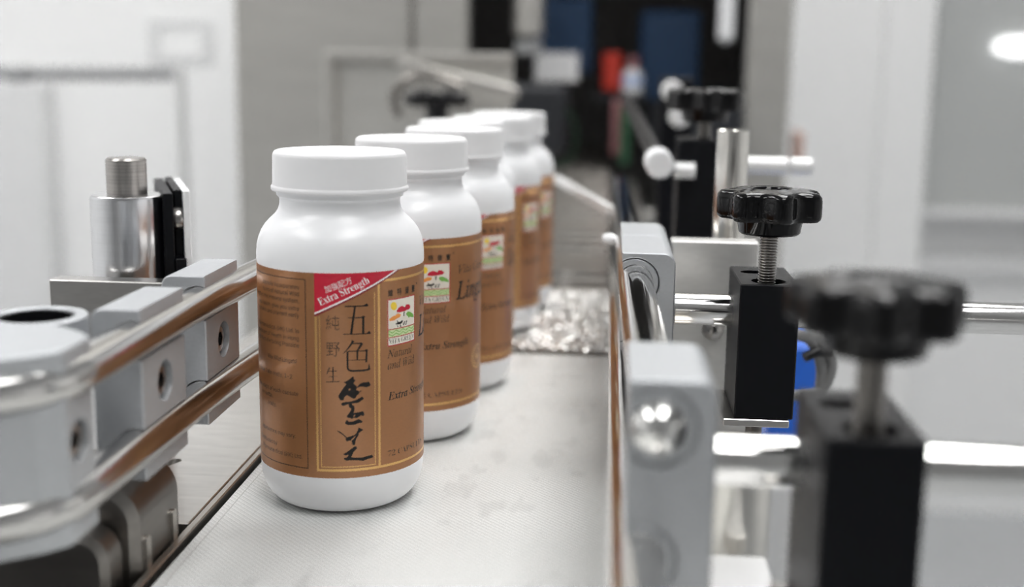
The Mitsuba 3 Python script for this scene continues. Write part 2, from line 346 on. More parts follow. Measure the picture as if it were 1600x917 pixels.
    'xa': (90, '%(G%(T%6&%MS%z&&@L&f2(/n(Cf(Mm)30(PG(b%)(P)5l(^Y(Bt&y8&kz&hh&ZC&8w%y7%Z7%F9%2?!%|}%v*&(D&5c&PH&eP&|}(2q(6B(/f&iG&CX'),
    'xe': (72, '%/0%/;%9G%WW%}E&JM&lo(6P(Wj(f$(ey(WQ(/F&P^&$=%|v&$,&5c&C$&hd(2R(C2(<J&o=&?U%^W%B|!&,%&6$&Pe&yo(2}(,I&p,&Q#&<t'),
    'xg': (80, '$e#$hJ$y2%P9%P;%<?%5g%?m%hv%Fb%@2%P|%p*&@N&z1(Ck(be)9e)6>(o{(s4(lK(M?&rt&(T%v2%v/&$,&v$(?[(P7(SF(1v&S2%^1%54$xu!&,$&5z&M<&^{&s&((s()$&vh&TG&@@&/Q!%Ba%Ox%du&;t&h=&n~&o)&Z0%ks%Bj'),
    'xh': (96, '%(8&0,&,q%fS%fX(,|&J7&WV&la(6L(TP(z2),N)9g)9Z(b-(b((hd(v()95)C5)FO)+b(e:(Lt(27&y;&r`&v/(M](G$(9b&lX&WO&/5%rV'),
    'xn': (96, '%+V%i?%iC%_F%JF%JK&f2&MV&Ps(/i(Mn(z2)6L)=))<z(eJ(eE(v%)92)?o)FL(o;(P7(5U&|Y&u}&|q(MY(Ma(=$&lW&WN&2S%uu'),
    'xr': (70, '%+V%i>%bc%JE%JJ&f1&Pw&T7($i(@O(_N(lh(l[(ev(T6(@6((y&ow&?|%uu!&T6&MT&Pr'),
    'xt': (50, '%+^%+i%be%Cf%Cl&)9&X,&pJ&Wn(,N(,L($f&Me&$:%v(&(E&5f&PS&^p&^n&C$%o8%<8'),
    'xx': (81, '$k{$l&$v,%?k%ZH%eI&2]%z$%sG%f+%G+%JM&6Q&Wo&ow(3)(Wo(}Q)6L)9c),>(oz(F~(6=&s/((O(2G(FE(hn(v/(F;(+U&au&FC&93%r`%Lu$|V'),
    's(': (70, '&(z&6W&[]&wL(K.(NJ(08&lt&_<&_(&re(L[&r=&P3&+x'),
    's)': (70, '%Yz&5e&J(&J;&=7%zV%[i%`.&3k&N>&p>($[($D&h_&Bc&5='),
    's,': (48, '%Ys%ri&Si&&s'),
    's-': (116, '&@;)J;)J-&@-'),
    's.': (49, '%e@%hh&(O&FN&ZF&Vz&<7%y8'),
    's1': (117, '%|e(<G(=Q&/x&,l(0D(t%(rf)|e)|V%|V'),
    's2': (117, '%rc(sC),K)=:)=B)3K(zQ(Tt(6t&m3&QF&My%sZ%w*&)Q&J{()d(cE)=^)X8)pI)sV)lm)9U&hg)yG)y8%rV'),
    'sD': (130, '%pb(mC)3`)pV*=I*[1*Zj*P^*91)^_)8x(au%o8!&M*(W))+i)In)eW)vB*(s)}Q)ia)6n([S&N5'),
    'sG': (134, '%_3%_H%sa&00&Tx(%B(NE))d)U#*3V*_c*iV*/u)w&)[M)3R(X5&w.&[D&Cs&9e&9S&CD&ZU&rm(If)$()Si)rp*2b*2m(ym(y{*l]*lE*^s*C))aw).s(P6&^]&/-%yS%l>'),
    'sH': (134, '%pc&ND&Mf)z))~%*[c*Z8)|V)yu&MV&Lu%o8'),
    'sK': (121, '%pc&K%&MZ)cD*Qc(Wf*P8)hV(/Y&J&&IV%o8'),
    'sL': (102, '%pc&ND&M))eG)e8%o8'),
    'sM': (163, '%pc&j$)<M*mD+cD+au++V+)L)SV(|V&iP&QJ&Ji&IV%o8'),
    'sN': (135, '%mD&U%&[a*$2*)c*`%*^V)rW&Ji&IV%ku'),
    'sP': (115, '%pc(mD):A)Tz)sq*%-*/|*)()s<)T3)2k(lJ&MJ&Lu%o8!&MY(_:)9_)G&)TQ)QB)D-)02(_s&N6'),
    'sT': (117, '%XC*:C*:5(fR(e8(+V(,r%X5'),
    'sV': (124, '(29%K%&-$(W+)z_*%D*`%*_}(uu'),
    'sW': (177, '%K%&)b(+j)7%)t%)wB*yK+~$,[c,`#+?V*Vu)Th(Lu&e8'),
    'sa': (101, '%Sm%W@%s-&Fp(bV(s=(li([1(=4&_P&=*&9c%_H%vt&M}&m#(Ja)$y)=5)Md)Lu(rV(oE(Z=(5U&Bt%y<%eB!&2P&?g&hc($%(Sh(oU(s-&oe&CB&/9'),
    'sb': (110, '%j%&DD&Cn&_Y&z@(c#)=<)_P)lh)}6)}#)rq)ZE)<<(|V(as&y8&S`&FG&?e&?V%hV!&CR&Ix&W1&yF(PD(v*)5p)Fd)CX)3)(lo(Q4(9q&sO&_J&J>'),
    'sc': (103, '%WB%WT%iH&9w&__(QB(v|)=9)_J)bc)/`)))(_P(Cq&z3&Mh&69&5|&M/&eG(+c(W&(yK)/8)eR)M%(uv(P6&|T&By%l.'),
    'sd': (110, '%WB%Zz%z3&9x&W}(D#(sZ)6P)7%)mD)ku)8u)5f(uz(Z8(Bs&Vu&8z%yE%b4!&6%&?r&^g&v&(?c(l+)$2)5~)68(}H(iN(@R&vp&_N&G)&6:'),
    'se': (105, '%WB%WS%iH&,U&[@&w#(QB(l})6X)_H)lV)lF&2d&5z&FO&ZI&|d(FD(eF)+m)2S)b2)eM)W&)?](|W(ST&|T&By%l.!&=$&65)66),C(sL(G4&vp&TL'),
    'sf': (67, '%=3%=A&$~&)W&A$&mI(DI([f(N:&pX&[N&[A(M~(Mp&[2&Z8&#u&$p'),
    'sg': (110, '%WC%WU%f)%vo&Cz&sa(T`(sZ)32)9~)l~)kk)S<)1q(Ol&uM&BQ%n{%e%&.j&8j&P#&r>(B[(k_)2.)5h)+h(o?(SY&kw&SZ&8}%ri%b6!&6:&9<&FR&ZL($*(FH(eK)$5)6()2x(z+(bn(@R&vp&_N&G)'),
    'sh': (107, '%j%&DD&Cp&f=(3B(fB(}_)Ms)bb)au)+V),?(z,(iO(JR&p2&Q*&CZ&Bu%hV'),
    'si': (44, '%_w%cC%zg&=f&NA&Ju&3Q%pR %i`&C~&Bu%hV'),
    'sk': (99, '%j%&DD&CQ(zA)b~(64)ku)(8&i)&C>&Bu%hV'),
    'sl': (50, '%j%&DD&C.&M(&v(&|V&o7&Bt&(:%oA%hg'),
    'sm': (158, '%hV%i`&C~&G3&_Z(0#([B(s^)37)=0)bz*3B*pA+/z+Ct+We+Vu*|V*}C*iN*G4*,R)f0)M`)Lu(rV(sC([1(@R($q&_N&G%&Bu'),
    'sn': (107, '%i`&@`&Cn&f=(3B(fB(}_)Ms)bb)au)+V),?(z,(iO(JR&p2&Q*&CZ&Bu%hV'),
    'so': (108, '%WB%Zy%sM&9w&__(QB(v|)9w)TP)lb)vS)vB)l5)Se)8{(o8&|T&By%yF%hm!&2p&5|&FP&eG(+c(hf)+o)@&)<v),F(vk(TQ(/q&f1&Q,&<|'),
    'sp': (110, '%i`&@`&Cn&by($~(c#(}_)@Y)[3)sD)}6)}#)rq)^e)2:(e6(26&ay&M&&C(&BO%h1!&F`&M6&l*(5c(Sc(v*)5p)Fd)Fq)3)(vm(Mq(9q&lm&Wg&Fy'),
    'sr': (68, '%i`&@`&Co&[<&zA([B([2&vo&bl&JD&C]&Bu%hV'),
    'ss': (94, '%W0%ZQ&/6&9.&FH&oD(FF(eL(l7(W@&@+%s3%b]%bh%p4&/y&W~(=B([@(}X)@J)=)(lc(TO(6R&sR&Cj&<~&Fx&_7(i0)2f)FY)C-)2B(uy(IU&Lt%|[%eE'),
    'st': (59, '%@Q%@`%s`%sx&N;&M~(6`(6Q&Mo&M0&^e(5e(<8&Lu&.z%|a%rj%sP'),
    'su': (107, '%i`&C~&FS&^h((E(<E(eI(yO)(W),`)b~)au).u)+g(e<(8t&Lv&$#%hs'),
    'sv': (101, '&ku%J`&,_(/,)3A)l~(IV'),
    'sw': (147, '%M}&,`&/|&rl(_`)=A*(L*pA+M~*F8)hV(}I(28&Vu'),
    'sx': (98, '%Lu&bL%T`&6`((w(v~)W~(Fk)^V(|V((`&.u'),
    'sy': (101, '&kv%J`&)A(/,)/|)6`)l~(5E(#Z&h5&I1%do%n}&E}&^H'),
    'sz': (99, '%^V%b((_N([2%f2%fA)M~)Mq&PH)PG)P8'),
    'c健': (180, ')X()X.*fM*c?)s})t(*cF*fs*~6*~++-(,-(,,m,X.,X(,6e,,c,,K+)-*}H*}<+,9,69,62+(o*|~++{,I{,It+$7*|^*e?*b7)ZU)Z]*e_*bO)i2)i9*ew*bi)sK)sQ*bp*fC*[F!*}T+,Q+lp+pE+)F*}a!*}n+,k+m.+p^+%@ &un(ZK((n(<p(ZX(hv(yb)/]))*(Cg(3&()-(Q:))[(}}(6}(7*)=h)Qd)NA(_R(f1)Mm)CR(|j)V{*5V*|S,SS,P2,IK*Bl)e4(rb(5L(+J %TM&=P&cS&ps(%R&X0&Vh&<+&=3&,R%iC'),
    'c加': (180, '*0?,:?,8l+ul+o;*Vx*Lv*Lk*.k!*M)*W%+l%+v(+w3+pT*X6*N4 %SP%u|&<X&Wn&Tf%c*%c3&X4&[r&zr&}q)Jp)Fe)8w)+P(ul(#k&y7(^U(u|),M))G()H&v~&ed&If%o,'),
    'c強': (180, '(um(rW*F;*P>*M;)/<)/i*Mi*Q>*p>*vi,6J,5y*rx*o?*y<+k{+oC+Sm+l4,Vl,<*,#s!*of*yc+s&+sB*sB!)J))T%*ME*M`*Cb)Ma )%*)Tu*76*U3)[N)_i+X/+[S+6~+K%,J`,6Z+zG+[G)/} %_.%s_(3@(=C(:B%fb%fj([j([8&38&$Z&/T(bT(P@(F5(5M&e,&5K&.r&rS((8(5g(@,(2k'),
    'c方': (180, '%ao&2;&yR(@.(Wy(Tj%ij%is)[T)c;)=q)[u*)^)ix)m6,GT,GK),j(}h(vo(}H+iH+Sh+F9+20*Z,)^K)ST*ar*y8+/%+97+CT+C[+9^(s?(M9&r]%y+'),
    'c特': (180, '(vp(vy*[=*X8)=W)=a*XB*[t*wU*~#,:B,:9+%9*w6*z<,TZ,TQ+p3+f1+ev,Pu,Pl+ej+e3+^M+.h*SI*Lo*Lq+5R+F7+Fk)$M)$V+Fu+G2 )I|)_$*FH*/$ %[+%sj%zf&7&&6n&_m&fQ&ft()t()P(c0(c&(3E()C((v(67(ex(ep((h((+&e+&ee&WG%e^%_(%_+&eq&c%&,c%p&'),
    'c純': (180, '):=*[[*`7*zt+%=,Tz,Tq+)R*zO*}++yi+z>,9{,96+yT+r}*||*|X+5S,#r,<<,C*,W&,SU,F0+y-+2-*hO*^W*Z^)F_)G=)bz)bJ*T+*_-*_n*Tq):4 %Wy&6p&pt(0R&/}&@]&v}(Ju(fQ&<t&J5(J9(M[(=-(Q/(yi(bG(WO(@2%eg%Zo&9b&_S&Q8%bq (Z_(yA(h](^_(FZ(I| &^w&v;($(((5&o3 %Vp%rx&+w&2W&/2%rN'),
    'c維': (180, '(vq)_t*%T*DQ)}v*%4,Jq,Ji+GJ+=H+@N,@M,@E+@D+<h,@),?|+?{+<D+FA,S`,SV)uu)o6)o+)P+)Q4)@T)),!)oD)yA*yB*y])r{!)oi)yf*vH*}-*z%)sD!)p2)z/*vm*}Q*zI)sh *j2+)s+J{+0: %[;&=S&mT(-3&/|&s^(Jv(c5&z2&<w&<s&Pq(MV(P{(=-(Q/(yi(eg(Zn(Po%i)%_1&9a&_S&TV%f4 (F[(W?(u{(a{ &ZW&oY&|b(#t&kr %Z2%rw&/9%rP%o0'),
    'c配': (180, '*%D*%M,DM,CY,$Y,$d+z)*Q)*G%*IU*^S,+T,8{,?q,ZO,ZG,P7,Bn,2-*Vi*5M*(5*$o+}Q,%A+wD %cF%cN)U0)U((fe([b(_k)GK)F.).k).s)(8&8u&.s&.h%rI%sj&[L&`$&U(!&0#&/A&5{)$>)/@),4(Pr(Fu(G@(@b&sa&la&J0&@2&Zz&f+&f@&[C!&98&/5&5^)#|).~)(V!(T:)$W)/Y)/}))C([C(QA!&~(&t$&sl(D-(K%'),
    'c野': (180, ')p&)p0+Mn+Q4+G7*6l*Jq*}h+0++p_+j%)wD)wL,:L,Qg+}t+GE+J`+vs+vm,Mm,[-,,$+od,/c+9c+8q+2/+#j*(+)y4*hR*uu*vb %Vv%ay&h^&|b&y_%lA%lI&s+&}.&z$%lb%mL)U.)TC(JC(@@(CJ)T+)S~(C@(?d(FB(ZB)b()e>%hP%Z2!(Jc(@`(Cj)6K)6b!(K&(A#(D.)6k)7%!&)/&3,&}K&}b&,b!&)N&3K&}k&~%&-%'),
    'c靈': (180, '%^M%^S&?T&Bv&5[&W%(2W(C7(9-(u}(uy(o:($)&Lw&Ls)<5)F7)C>&(]&(b,,$,+{+$>*yZ+(V*yK+o?+e:*oG*<:*8t*Br,P5,P/!*(>*^j*oV*l>)e[)hT*26*5W %pZ):<)G^)A+&:I&:N+wN+wI)mI)f])pZ,@y,@a,%#,%5+zV)m8)fS)f4)G4)D8&3V&,r&,a%pB *em*f+,,I,,0!*yt+(q+oq+sD*}E *6T*6X+f:+f6 *6e*6h+X++X( (s0(sI*9h*9N!)9d)/a)2r)}5)}D &JT&JX(vw(vs &X(&X+(w+(w( &,0&,I(JI(J0!&@7&J4(/R(3%&Cd'),
}
BRUSH = [[[[0.97,65.32],[6.52,65.21],[7.48,65.79],[8.1,64.99],[7.67,64.83],[1.0,64.91]]],[[[3.68,65.01],[4.28,64.99],[3.09,56.68],[2.4,56.71]]],[[[1.71,61.77],[5.72,61.73],[6.49,62.12],[7.03,61.8],[6.77,61.34],[1.76,61.52]]],[[[6.11,61.67],[6.78,61.58],[6.74,56.57],[6.03,56.62]]],[[[0.42,56.86],[7.42,56.71],[8.17,57.41],[8.84,56.59],[8.5,56.39],[0.55,56.57]]],[[[2.94,54.87],[3.72,54.54],[3.4,53.98],[1.89,52.13],[0.49,50.83],[0.36,50.93],[1.52,52.24],[2.65,53.92]]],[[[3.21,53.99],[5.28,53.92],[5.66,54.05],[6.37,53.62],[6.04,53.16],[4.88,51.51],[4.32,51.54],[5.47,53.49],[3.21,53.69]]],[[[1.8,51.66],[6.8,51.51],[7.38,51.9],[7.87,51.48],[7.58,51.21],[1.79,51.37]]],[[[1.33,51.48],[1.92,51.36],[1.88,46.37],[2.3,45.87],[3.14,45.7],[6.56,45.66],[7.73,45.79],[8.1,47.31],[8.24,47.29],[8.37,46.12],[8.63,45.71],[8.22,45.32],[6.56,45.08],[2.76,45.14],[1.83,45.51],[1.37,46.2]]],[[[4.32,51.45],[4.85,51.41],[4.73,48.83],[4.29,48.76]]],[[[7.09,51.35],[7.67,51.3],[7.55,47.84],[7.0,47.83]]],[[[1.9,48.87],[7.17,48.78],[7.17,48.55],[1.9,48.72]]],[[[-3.82,46.72],[-3.54,46.53],[-4.5,44.49],[-4.73,44.48]]],[[[-4.02,45.56],[-1.69,45.67],[-1.29,45.48],[-4.02,45.31]]],[[[-2.85,46.73],[-2.51,46.73],[-2.6,42.2],[-2.9,42.2]]],[[[-4.04,43.88],[-1.9,43.98],[-1.25,43.94],[-4.04,43.67]]],[[[-4.72,42.27],[-1.45,42.4],[-0.76,42.49],[-0.76,42.2],[-4.72,42.03]]],[[[0.39,42.13],[0.8,42.16],[1.71,42.64],[3.09,43.75],[3.39,43.63],[3.41,42.99],[3.93,42.53],[3.54,41.95],[3.28,41.62],[4.2,40.71],[4.36,40.09],[4.02,39.51],[4.52,39.39],[5.03,38.84],[4.94,38.24],[4.34,37.85],[3.75,36.93],[3.33,36.84],[2.5,37.35],[1.75,37.82],[1.42,38.09],[0.67,37.6],[0.33,36.66],[-0.17,36.46],[-0.74,36.68],[-1.15,37.46],[-1.14,38.07],[-0.22,39.52],[0.45,40.53],[1.21,41.46],[0.8,41.78]],[[1.77,39.89],[2.27,40.12],[2.48,39.77],[2.01,39.36]]],[[[4.28,40.27],[5.22,41.33],[6.25,41.71],[7.28,41.67],[7.81,41.91],[8.25,41.4],[8.63,40.76],[8.24,40.37],[7.45,40.1],[6.58,40.18],[6.32,40.43],[5.21,40.46],[4.45,40.17]]],[[[4.86,38.85],[5.54,39.31],[5.75,39.13],[5.03,38.58]]],[[[-0.43,35.46],[0.07,35.8],[1.15,35.97],[2.15,35.98],[3.66,36.33],[4.84,36.77],[5.78,37.3],[6.21,37.09],[6.41,36.56],[5.69,36.1],[4.83,35.56],[3.65,35.47],[2.81,35.38],[2.97,34.9],[3.47,34.53],[3.58,33.56],[3.29,32.45],[4.47,32.55],[5.49,32.64],[6.01,32.82],[6.66,32.01],[6.34,31.34],[5.48,31.51],[4.8,31.04],[4.11,30.75],[3.27,30.98],[2.77,30.66],[2.1,30.96],[1.44,31.07],[1.24,31.52],[1.87,32.44],[2.54,33.45],[2.63,33.88],[2.05,34.17],[1.84,34.87],[1.89,35.3],[0.98,35.08],[0.48,34.75],[-0.1,34.9]],[[3.19,31.5],[3.7,31.99],[3.82,31.72],[3.36,31.15]]],[[[0.67,29.32],[1.1,30.31],[1.59,30.15],[1.76,29.8],[3.1,29.81],[4.11,30.18],[4.79,30.48],[5.47,29.99],[6.07,29.58],[5.63,29.19],[4.61,29.1],[3.42,28.7],[2.08,28.74],[1.25,28.86]]],[[[-1.76,27.07],[-1.18,27.01],[-0.03,26.2],[1.21,24.94],[2.05,25.16],[3.23,25.44],[4.07,25.99],[4.77,27.78],[5.19,27.56],[5.96,27.14],[6.34,27.05],[5.53,26.57],[4.75,25.94],[4.66,25.25],[4.06,24.42],[3.75,23.56],[3.62,22.52],[3.2,22.34],[2.78,22.75],[2.54,23.82],[1.87,23.94],[1.37,23.62],[0.79,24.17],[0.71,24.52],[1.04,24.68],[-0.36,26.04],[-1.27,26.58]],[[2.46,24.09],[3.39,24.99],[3.9,25.31],[3.39,24.47],[2.71,23.9]]],[[[0.07,19.72],[1.0,20.21],[3.53,22.0],[4.04,21.87],[4.21,21.33],[3.18,20.27],[2.58,18.9],[2.49,18.64],[3.67,18.44],[5.9,18.27],[6.94,18.51],[8.9,18.79],[9.35,17.93],[7.64,17.63],[6.06,17.19],[3.83,17.58],[1.98,17.7],[0.97,17.58],[0.23,18.13],[0.4,18.57],[1.15,18.62],[1.66,19.48],[0.65,19.26]]]]
EMBLEM = {"red":[[[17.76,62.38],[18.67,63.28],[19.94,63.67],[20.77,63.32],[21.46,62.98],[21.82,63.73],[23.11,63.64],[24.18,62.89],[23.69,62.16],[22.17,61.95],[20.43,61.77],[18.67,61.8],[17.91,62.02]]],"green":[[[21.99,60.95],[22.92,61.49],[24.3,61.02],[25.82,60.06],[26.05,59.09],[24.93,59.34],[23.89,59.71],[23.11,59.38],[22.91,59.87],[22.1,60.47]]],"orange":[[[14.92,60.14],[16.16,60.89],[17.31,61.08],[17.91,61.45],[18.98,61.41],[19.55,60.87],[18.98,60.27],[17.9,60.08],[17.02,59.64],[15.6,59.6],[15.05,59.56]]],"black":[[[20.77,61.71],[21.28,61.63],[21.04,60.29],[20.6,60.36]],[[17.3,58.46],[18.2,58.78],[17.75,59.42],[18.2,59.35],[18.66,58.83],[19.45,58.82],[20.03,59.19],[20.49,59.0],[20.16,58.37],[19.13,58.07],[17.6,58.19]],[[20.42,57.52],[20.93,58.7],[21.38,58.7],[20.93,57.44]],[[21.45,57.47],[21.99,58.76],[22.54,58.74],[21.88,57.39]],[[18.05,57.89],[18.35,57.85],[18.5,57.25],[18.2,57.3]],[[18.97,57.98],[19.44,57.91],[19.76,57.17],[19.28,57.2]]],"sun":[[17.94,63.84],[17.85,63.35],[17.57,62.96],[17.16,62.73],[16.68,62.69],[16.22,62.85],[15.83,63.18],[15.57,63.64],[15.48,64.16],[15.57,64.65],[15.83,65.04],[16.22,65.28],[16.69,65.32],[17.17,65.16],[17.57,64.82],[17.85,64.36]]}
SMALL = [('capsule incorporates', -12.78, 69.8), ('forms of Natural Wild', -12.82, 67.74), ('strengthen the immune system,', -12.86, 65.66), ('circulation, give you extra', -12.9, 63.37), ('tiredness and prevent early', -12.94, 61.3), ('Pharmaceutical (HK) Ltd. in', -13.04, 56.49), ('Department of Health in Hong', -13.08, 54.21), ('Good Manufacturing Practice', -13.12, 52.09), ('Vita Wild Lingzhi', -14.08, 47.12), ('Dose, Take orally, 1-2', -15.73, 42.24), ('The weight of each capsule', -13.68, 37.14), ('on bottle.', -24.29, 34.98), ('orally.', -22.72, 32.42), ('appearance may vary.', -14.72, 23.88), ('Distributed by', -22.71, 20.22), ('Pharmaceutical (HK) Ltd.', -12.6, 17.64)]
# ---------------------------------------------------------------- pill bottles
R0 = 26.02                      # label radius, mm
AL = ''.join(chr(c) for c in range(35, 127) if chr(c) not in "\\'\"")
def glyph(style, ch):
    """(advance, polygon) of a letter in units of 1/180 em."""
    w, s = G[style + ch]
    out = []
    for p in s.split(' '):
        rs = []
        for r in p.split('!'):
            v = [(AL.index(r[i]) * len(AL) + AL.index(r[i + 1])) * len(AL) + AL.index(r[i + 2]) for i in range(0, len(r), 3)]
            rs.append([(x // 300 - 60, x % 300 - 80) for x in v])
        out.append(Polygon(rs[0], rs[1:]).buffer(0))
    return w, shapely.union_all(out)

def text(style, t, s, z, cap, width=None, angle=0.0, right=False, slant=0.0, thin=0.0):
    """Lettering as polygons in label coordinates (mm along the circumference, mm up): s, z is the start of the baseline."""
    x, parts = 0.0, []
    for ch in t:
        if ch == ' ': x += 46; continue
        w, g = glyph(style, ch); parts.append(shapely.affinity.translate(g, x)); x += w
    k = cap / {'c': 155.0, 's': 131.0}.get(style, 120.0)
    kx = width / x if width else k
    g = shapely.affinity.affine_transform(shapely.union_all(parts), [kx, slant * k, 0, k, -x * kx if right else 0, 0])
    if thin: g = g.buffer(-thin)
    g = shapely.affinity.rotate(g, angle, origin=(0, 0))
    return shapely.affinity.translate(g, s, z)

def wrap(geom, lift):
    """Label print: flat polygons (mm) laid round the bottle at R0 + lift, cut into narrow strips so that they follow the round."""
    V, Fc, n = [], [], 0
    for g in getattr(geom, 'geoms', [geom]):
        if g.is_empty or g.geom_type != 'Polygon': continue
        a, _, b, _ = g.bounds
        k = max(1, int(math.ceil((b - a) / 1.3)))
        for i in range(k):
            q = g.intersection(sbox(a + (b - a) * i / k, -5, a + (b - a) * (i + 1) / k, 200)) if k > 1 else g
            for h in getattr(q, 'geoms', [q]):
                if h.geom_type != 'Polygon' or h.area < 1e-5: continue
                v, f = trimesh.creation.triangulate_polygon(h, engine='earcut')
                t = v[f]; ar = (t[:, 1, 0] - t[:, 0, 0]) * (t[:, 2, 1] - t[:, 0, 1]) - (t[:, 1, 1] - t[:, 0, 1]) * (t[:, 2, 0] - t[:, 0, 0])
                f = np.where(ar[:, None] < 0, f[:, ::-1], f)
                V.append(v); Fc.append(f + n); n += len(v)
    v = np.vstack(V); a = v[:, 0] / 26.0; nn = np.stack([np.cos(a), np.sin(a), 0 * a], 1)
    p = nn * (R0 + lift) * .001; p[:, 2] = v[:, 1] * .001
    return meshkit.write_ply((p, np.vstack(Fc)), normals=nn)

def flat(path, m):
    return {'type': 'ply', 'filename': path, 'face_normals': False, 'bsdf': {'type': 'ref', 'id': m}}

def fr(s0, s1, z0, z1): return sbox(s0, z0, s1, z1)

def label_print():
    U = shapely.union_all
    out = {}
    black = [Polygon(p[0], p[1:]).buffer(0) for p in BRUSH]
    black += [text('c', '純', -4.85, 58.3, 4.2, width=4.4), text('c', '野', -4.85, 50.4, 4.2, width=4.4)]
    black += [text('t', 'Natural', 14.4, 48.2, 2.45, width=10.6), text('t', 'and Wild', 14.4, 44.7, 2.45, width=12.0),
              text('x', 'Extra Strength', 14.6, 35.0, 2.45, width=21.5), text('b', '72 CAPSULES', 14.15, 17.25, 1.75, width=18.6, thin=.03),
              text('t', 'Vita Green', 30.2, 61.8, 3.0, width=20), text('t', 'Lingzhi', 29.8, 52.4, 6.2, width=23).buffer(.12)]
    for ch, s in zip('維特健靈', (14.55, 18.05, 21.5, 24.85)): black.append(text('c', ch, s, 67.3, 2.0, width=1.85).buffer(.07))
    black.append(disc(28.05, 69.4, .28, 12))
    out['lettering'] = (U(black), .03, 'ink_black')
    small = []
    for t, s, z in SMALL: small.append(text('s', t, s, z, 1.22, right=True, width=(.0086 * 1.07) * sum(G['s' + c][0] if c != ' ' else 46 for c in t)).buffer(.02))
    w = .13
    small.append(fr(-46, -10.7, 14.7, 73.0).difference(fr(-46 + 2 * w, -10.7 - 2 * w, 14.7 + 2 * w, 73.0 - 2 * w)))
    out['small_print'] = (U(small), .03, 'ink_small')
    gold = [fr(-8.0, -7.35, 14.2, 62), fr(-8.0, 70.0, 14.2, 14.95), fr(11.05, 11.75, 14.9, 72.6), fr(11.05, 70.0, 71.85, 72.6), fr(69.35, 70, 14.2, 72.6),
            fr(-6.65, -6.4, 15.5, 62), fr(-6.65, 10.1, 15.5, 15.75), fr(9.85, 10.1, 15.5, 69),
            disc(43.2, 29, 4.6, 40).difference(disc(43.2, 29, 4.0, 40)), disc(43.2, 29, 3.2, 40).difference(disc(43.2, 29, 2.7, 40)), disc(43.2, 29, 1.3, 24)]
    out['gold_frame'] = (U(gold), .03, 'gold_foil')
    out['banner'] = (Polygon([(-8.0, 62.6), (18.0, 75.0), (-8.0, 75.0)]), .05, 'ink_red')
    out['banner_edge'] = (Polygon([(-8.0, 61.9), (-8.0, 62.7), (18.0, 75.0), (19.3, 75.0)]), .04, 'ink_dark_red')
    a = math.degrees(math.atan2(6.72, 14.9))
    out['banner_lettering'] = (U([Polygon([(-8.0, 62.55), (-8.0, 63.1), (17.2, 75.0), (18.4, 75.0)]),
                                  text('b', 'Extra Strength', -6.25, 65.2, 2.25, width=16.4, angle=a, slant=-.05), text('c', '加強配方', -4.6, 69.15, 2.0, width=8.6, angle=a - 3).buffer(.02)]), .075, 'ink_white')
    s0, s1, a0, a1 = 14.25, 26.6, 51.75, 66.3
    out['emblem_ground'] = (fr(s0, s1, a0, a1), .04, 'ink_cream')
    e = .36
    out['emblem_frame'] = (U([fr(s0, s1, a0, a1).difference(fr(s0 + e, s1 - e, a0 + e, a1 - e)), fr(s0, s1, 56.8, 57.1), fr(s0, s1, 54.3, 54.6)]), .08, 'ink_frame')
    out['emblem_band'] = (fr(s0, s1, 54.6, 56.8), .05, 'ink_pale_green')
    def zig(z, n=4):
        x = np.linspace(s0 + .4, s1 - .4, 2 * n + 1); y = z + .38 * np.array([(-1) ** i for i in range(2 * n + 1)])
        return shapely.LineString(np.c_[x, y]).buffer(.13, join_style=2)
    out['emblem_wave'] = (U([zig(56.15), zig(55.25)]), .065, 'ink_green')
    out['emblem_sun'] = (Polygon(EMBLEM['sun']), .06, 'ink_yellow')
    for k, m in (('red', 'ink_red'), ('green', 'ink_green'), ('orange', 'ink_orange')):
        out[f'emblem_{k}_mushroom'] = (U([Polygon(p).buffer(.02).buffer(0) for p in EMBLEM[k]]), .06, m)
    out['emblem_rocks'] = (U([Polygon(p).buffer(0) for p in EMBLEM['black']]), .06, 'ink_black')
    out['emblem_lettering'] = (text('b', 'VITA GREEN', 14.85, 52.5, 1.5, width=11.2, thin=.01), .06, 'ink_black')
    return {k: (wrap(g, l), m) for k, (g, l, m) in out.items()}

PRINT = label_print()
BODY = [(0, -.5), (13.5, -.5), (15.6, -1.4), (17.2, -1.4), (19.0, -1.1), (20.6, -.45), (22.0, .5), (23.2, 1.8), (24.2, 3.35), (25.0, 5.2), (25.55, 7.2), (25.83, 9.4), (25.95, 12), (25.95, 75), (26.03, 75.7), (26.0, 78), (25.75, 80.5),
        (25.2, 82.8), (24.3, 84.9), (23.1, 86.7), (21.6, 88.3), (20.2, 89.6), (19.2, 91), (18.7, 92.5), (18.6, 94.4), (18.9, 95.1), (19.5, 95.5), (19.6, 96.2), (19.5, 97.5), (17, 98)]
CAPP = [(19.2, 97.6), (20.2, 97.1), (20.95, 97.05), (21.2, 97.35), (21.2, 98.15), (20.95, 98.6), (20.72, 98.9), (20.55, 107.6), (20.35, 108.4), (19.9, 109.0), (19.2, 109.25), (18.0, 109.3), (0, 109.3)]
def mm(p): return [(a * .001, b * .001) for a, b in p]
body_ply = mikit.ply(lathe(mm(BODY), 160), 'white_plastic', smooth=42)
cap_ply = mikit.ply(lathe(mm(CAPP), 160), 'cap_plastic', smooth=50)
label_ply = mikit.ply(lathe(mm([(25.9, 12.0), (R0, 12.03), (R0, 74.97), (25.9, 75.0)]), 360), 'label_foil', smooth=30)
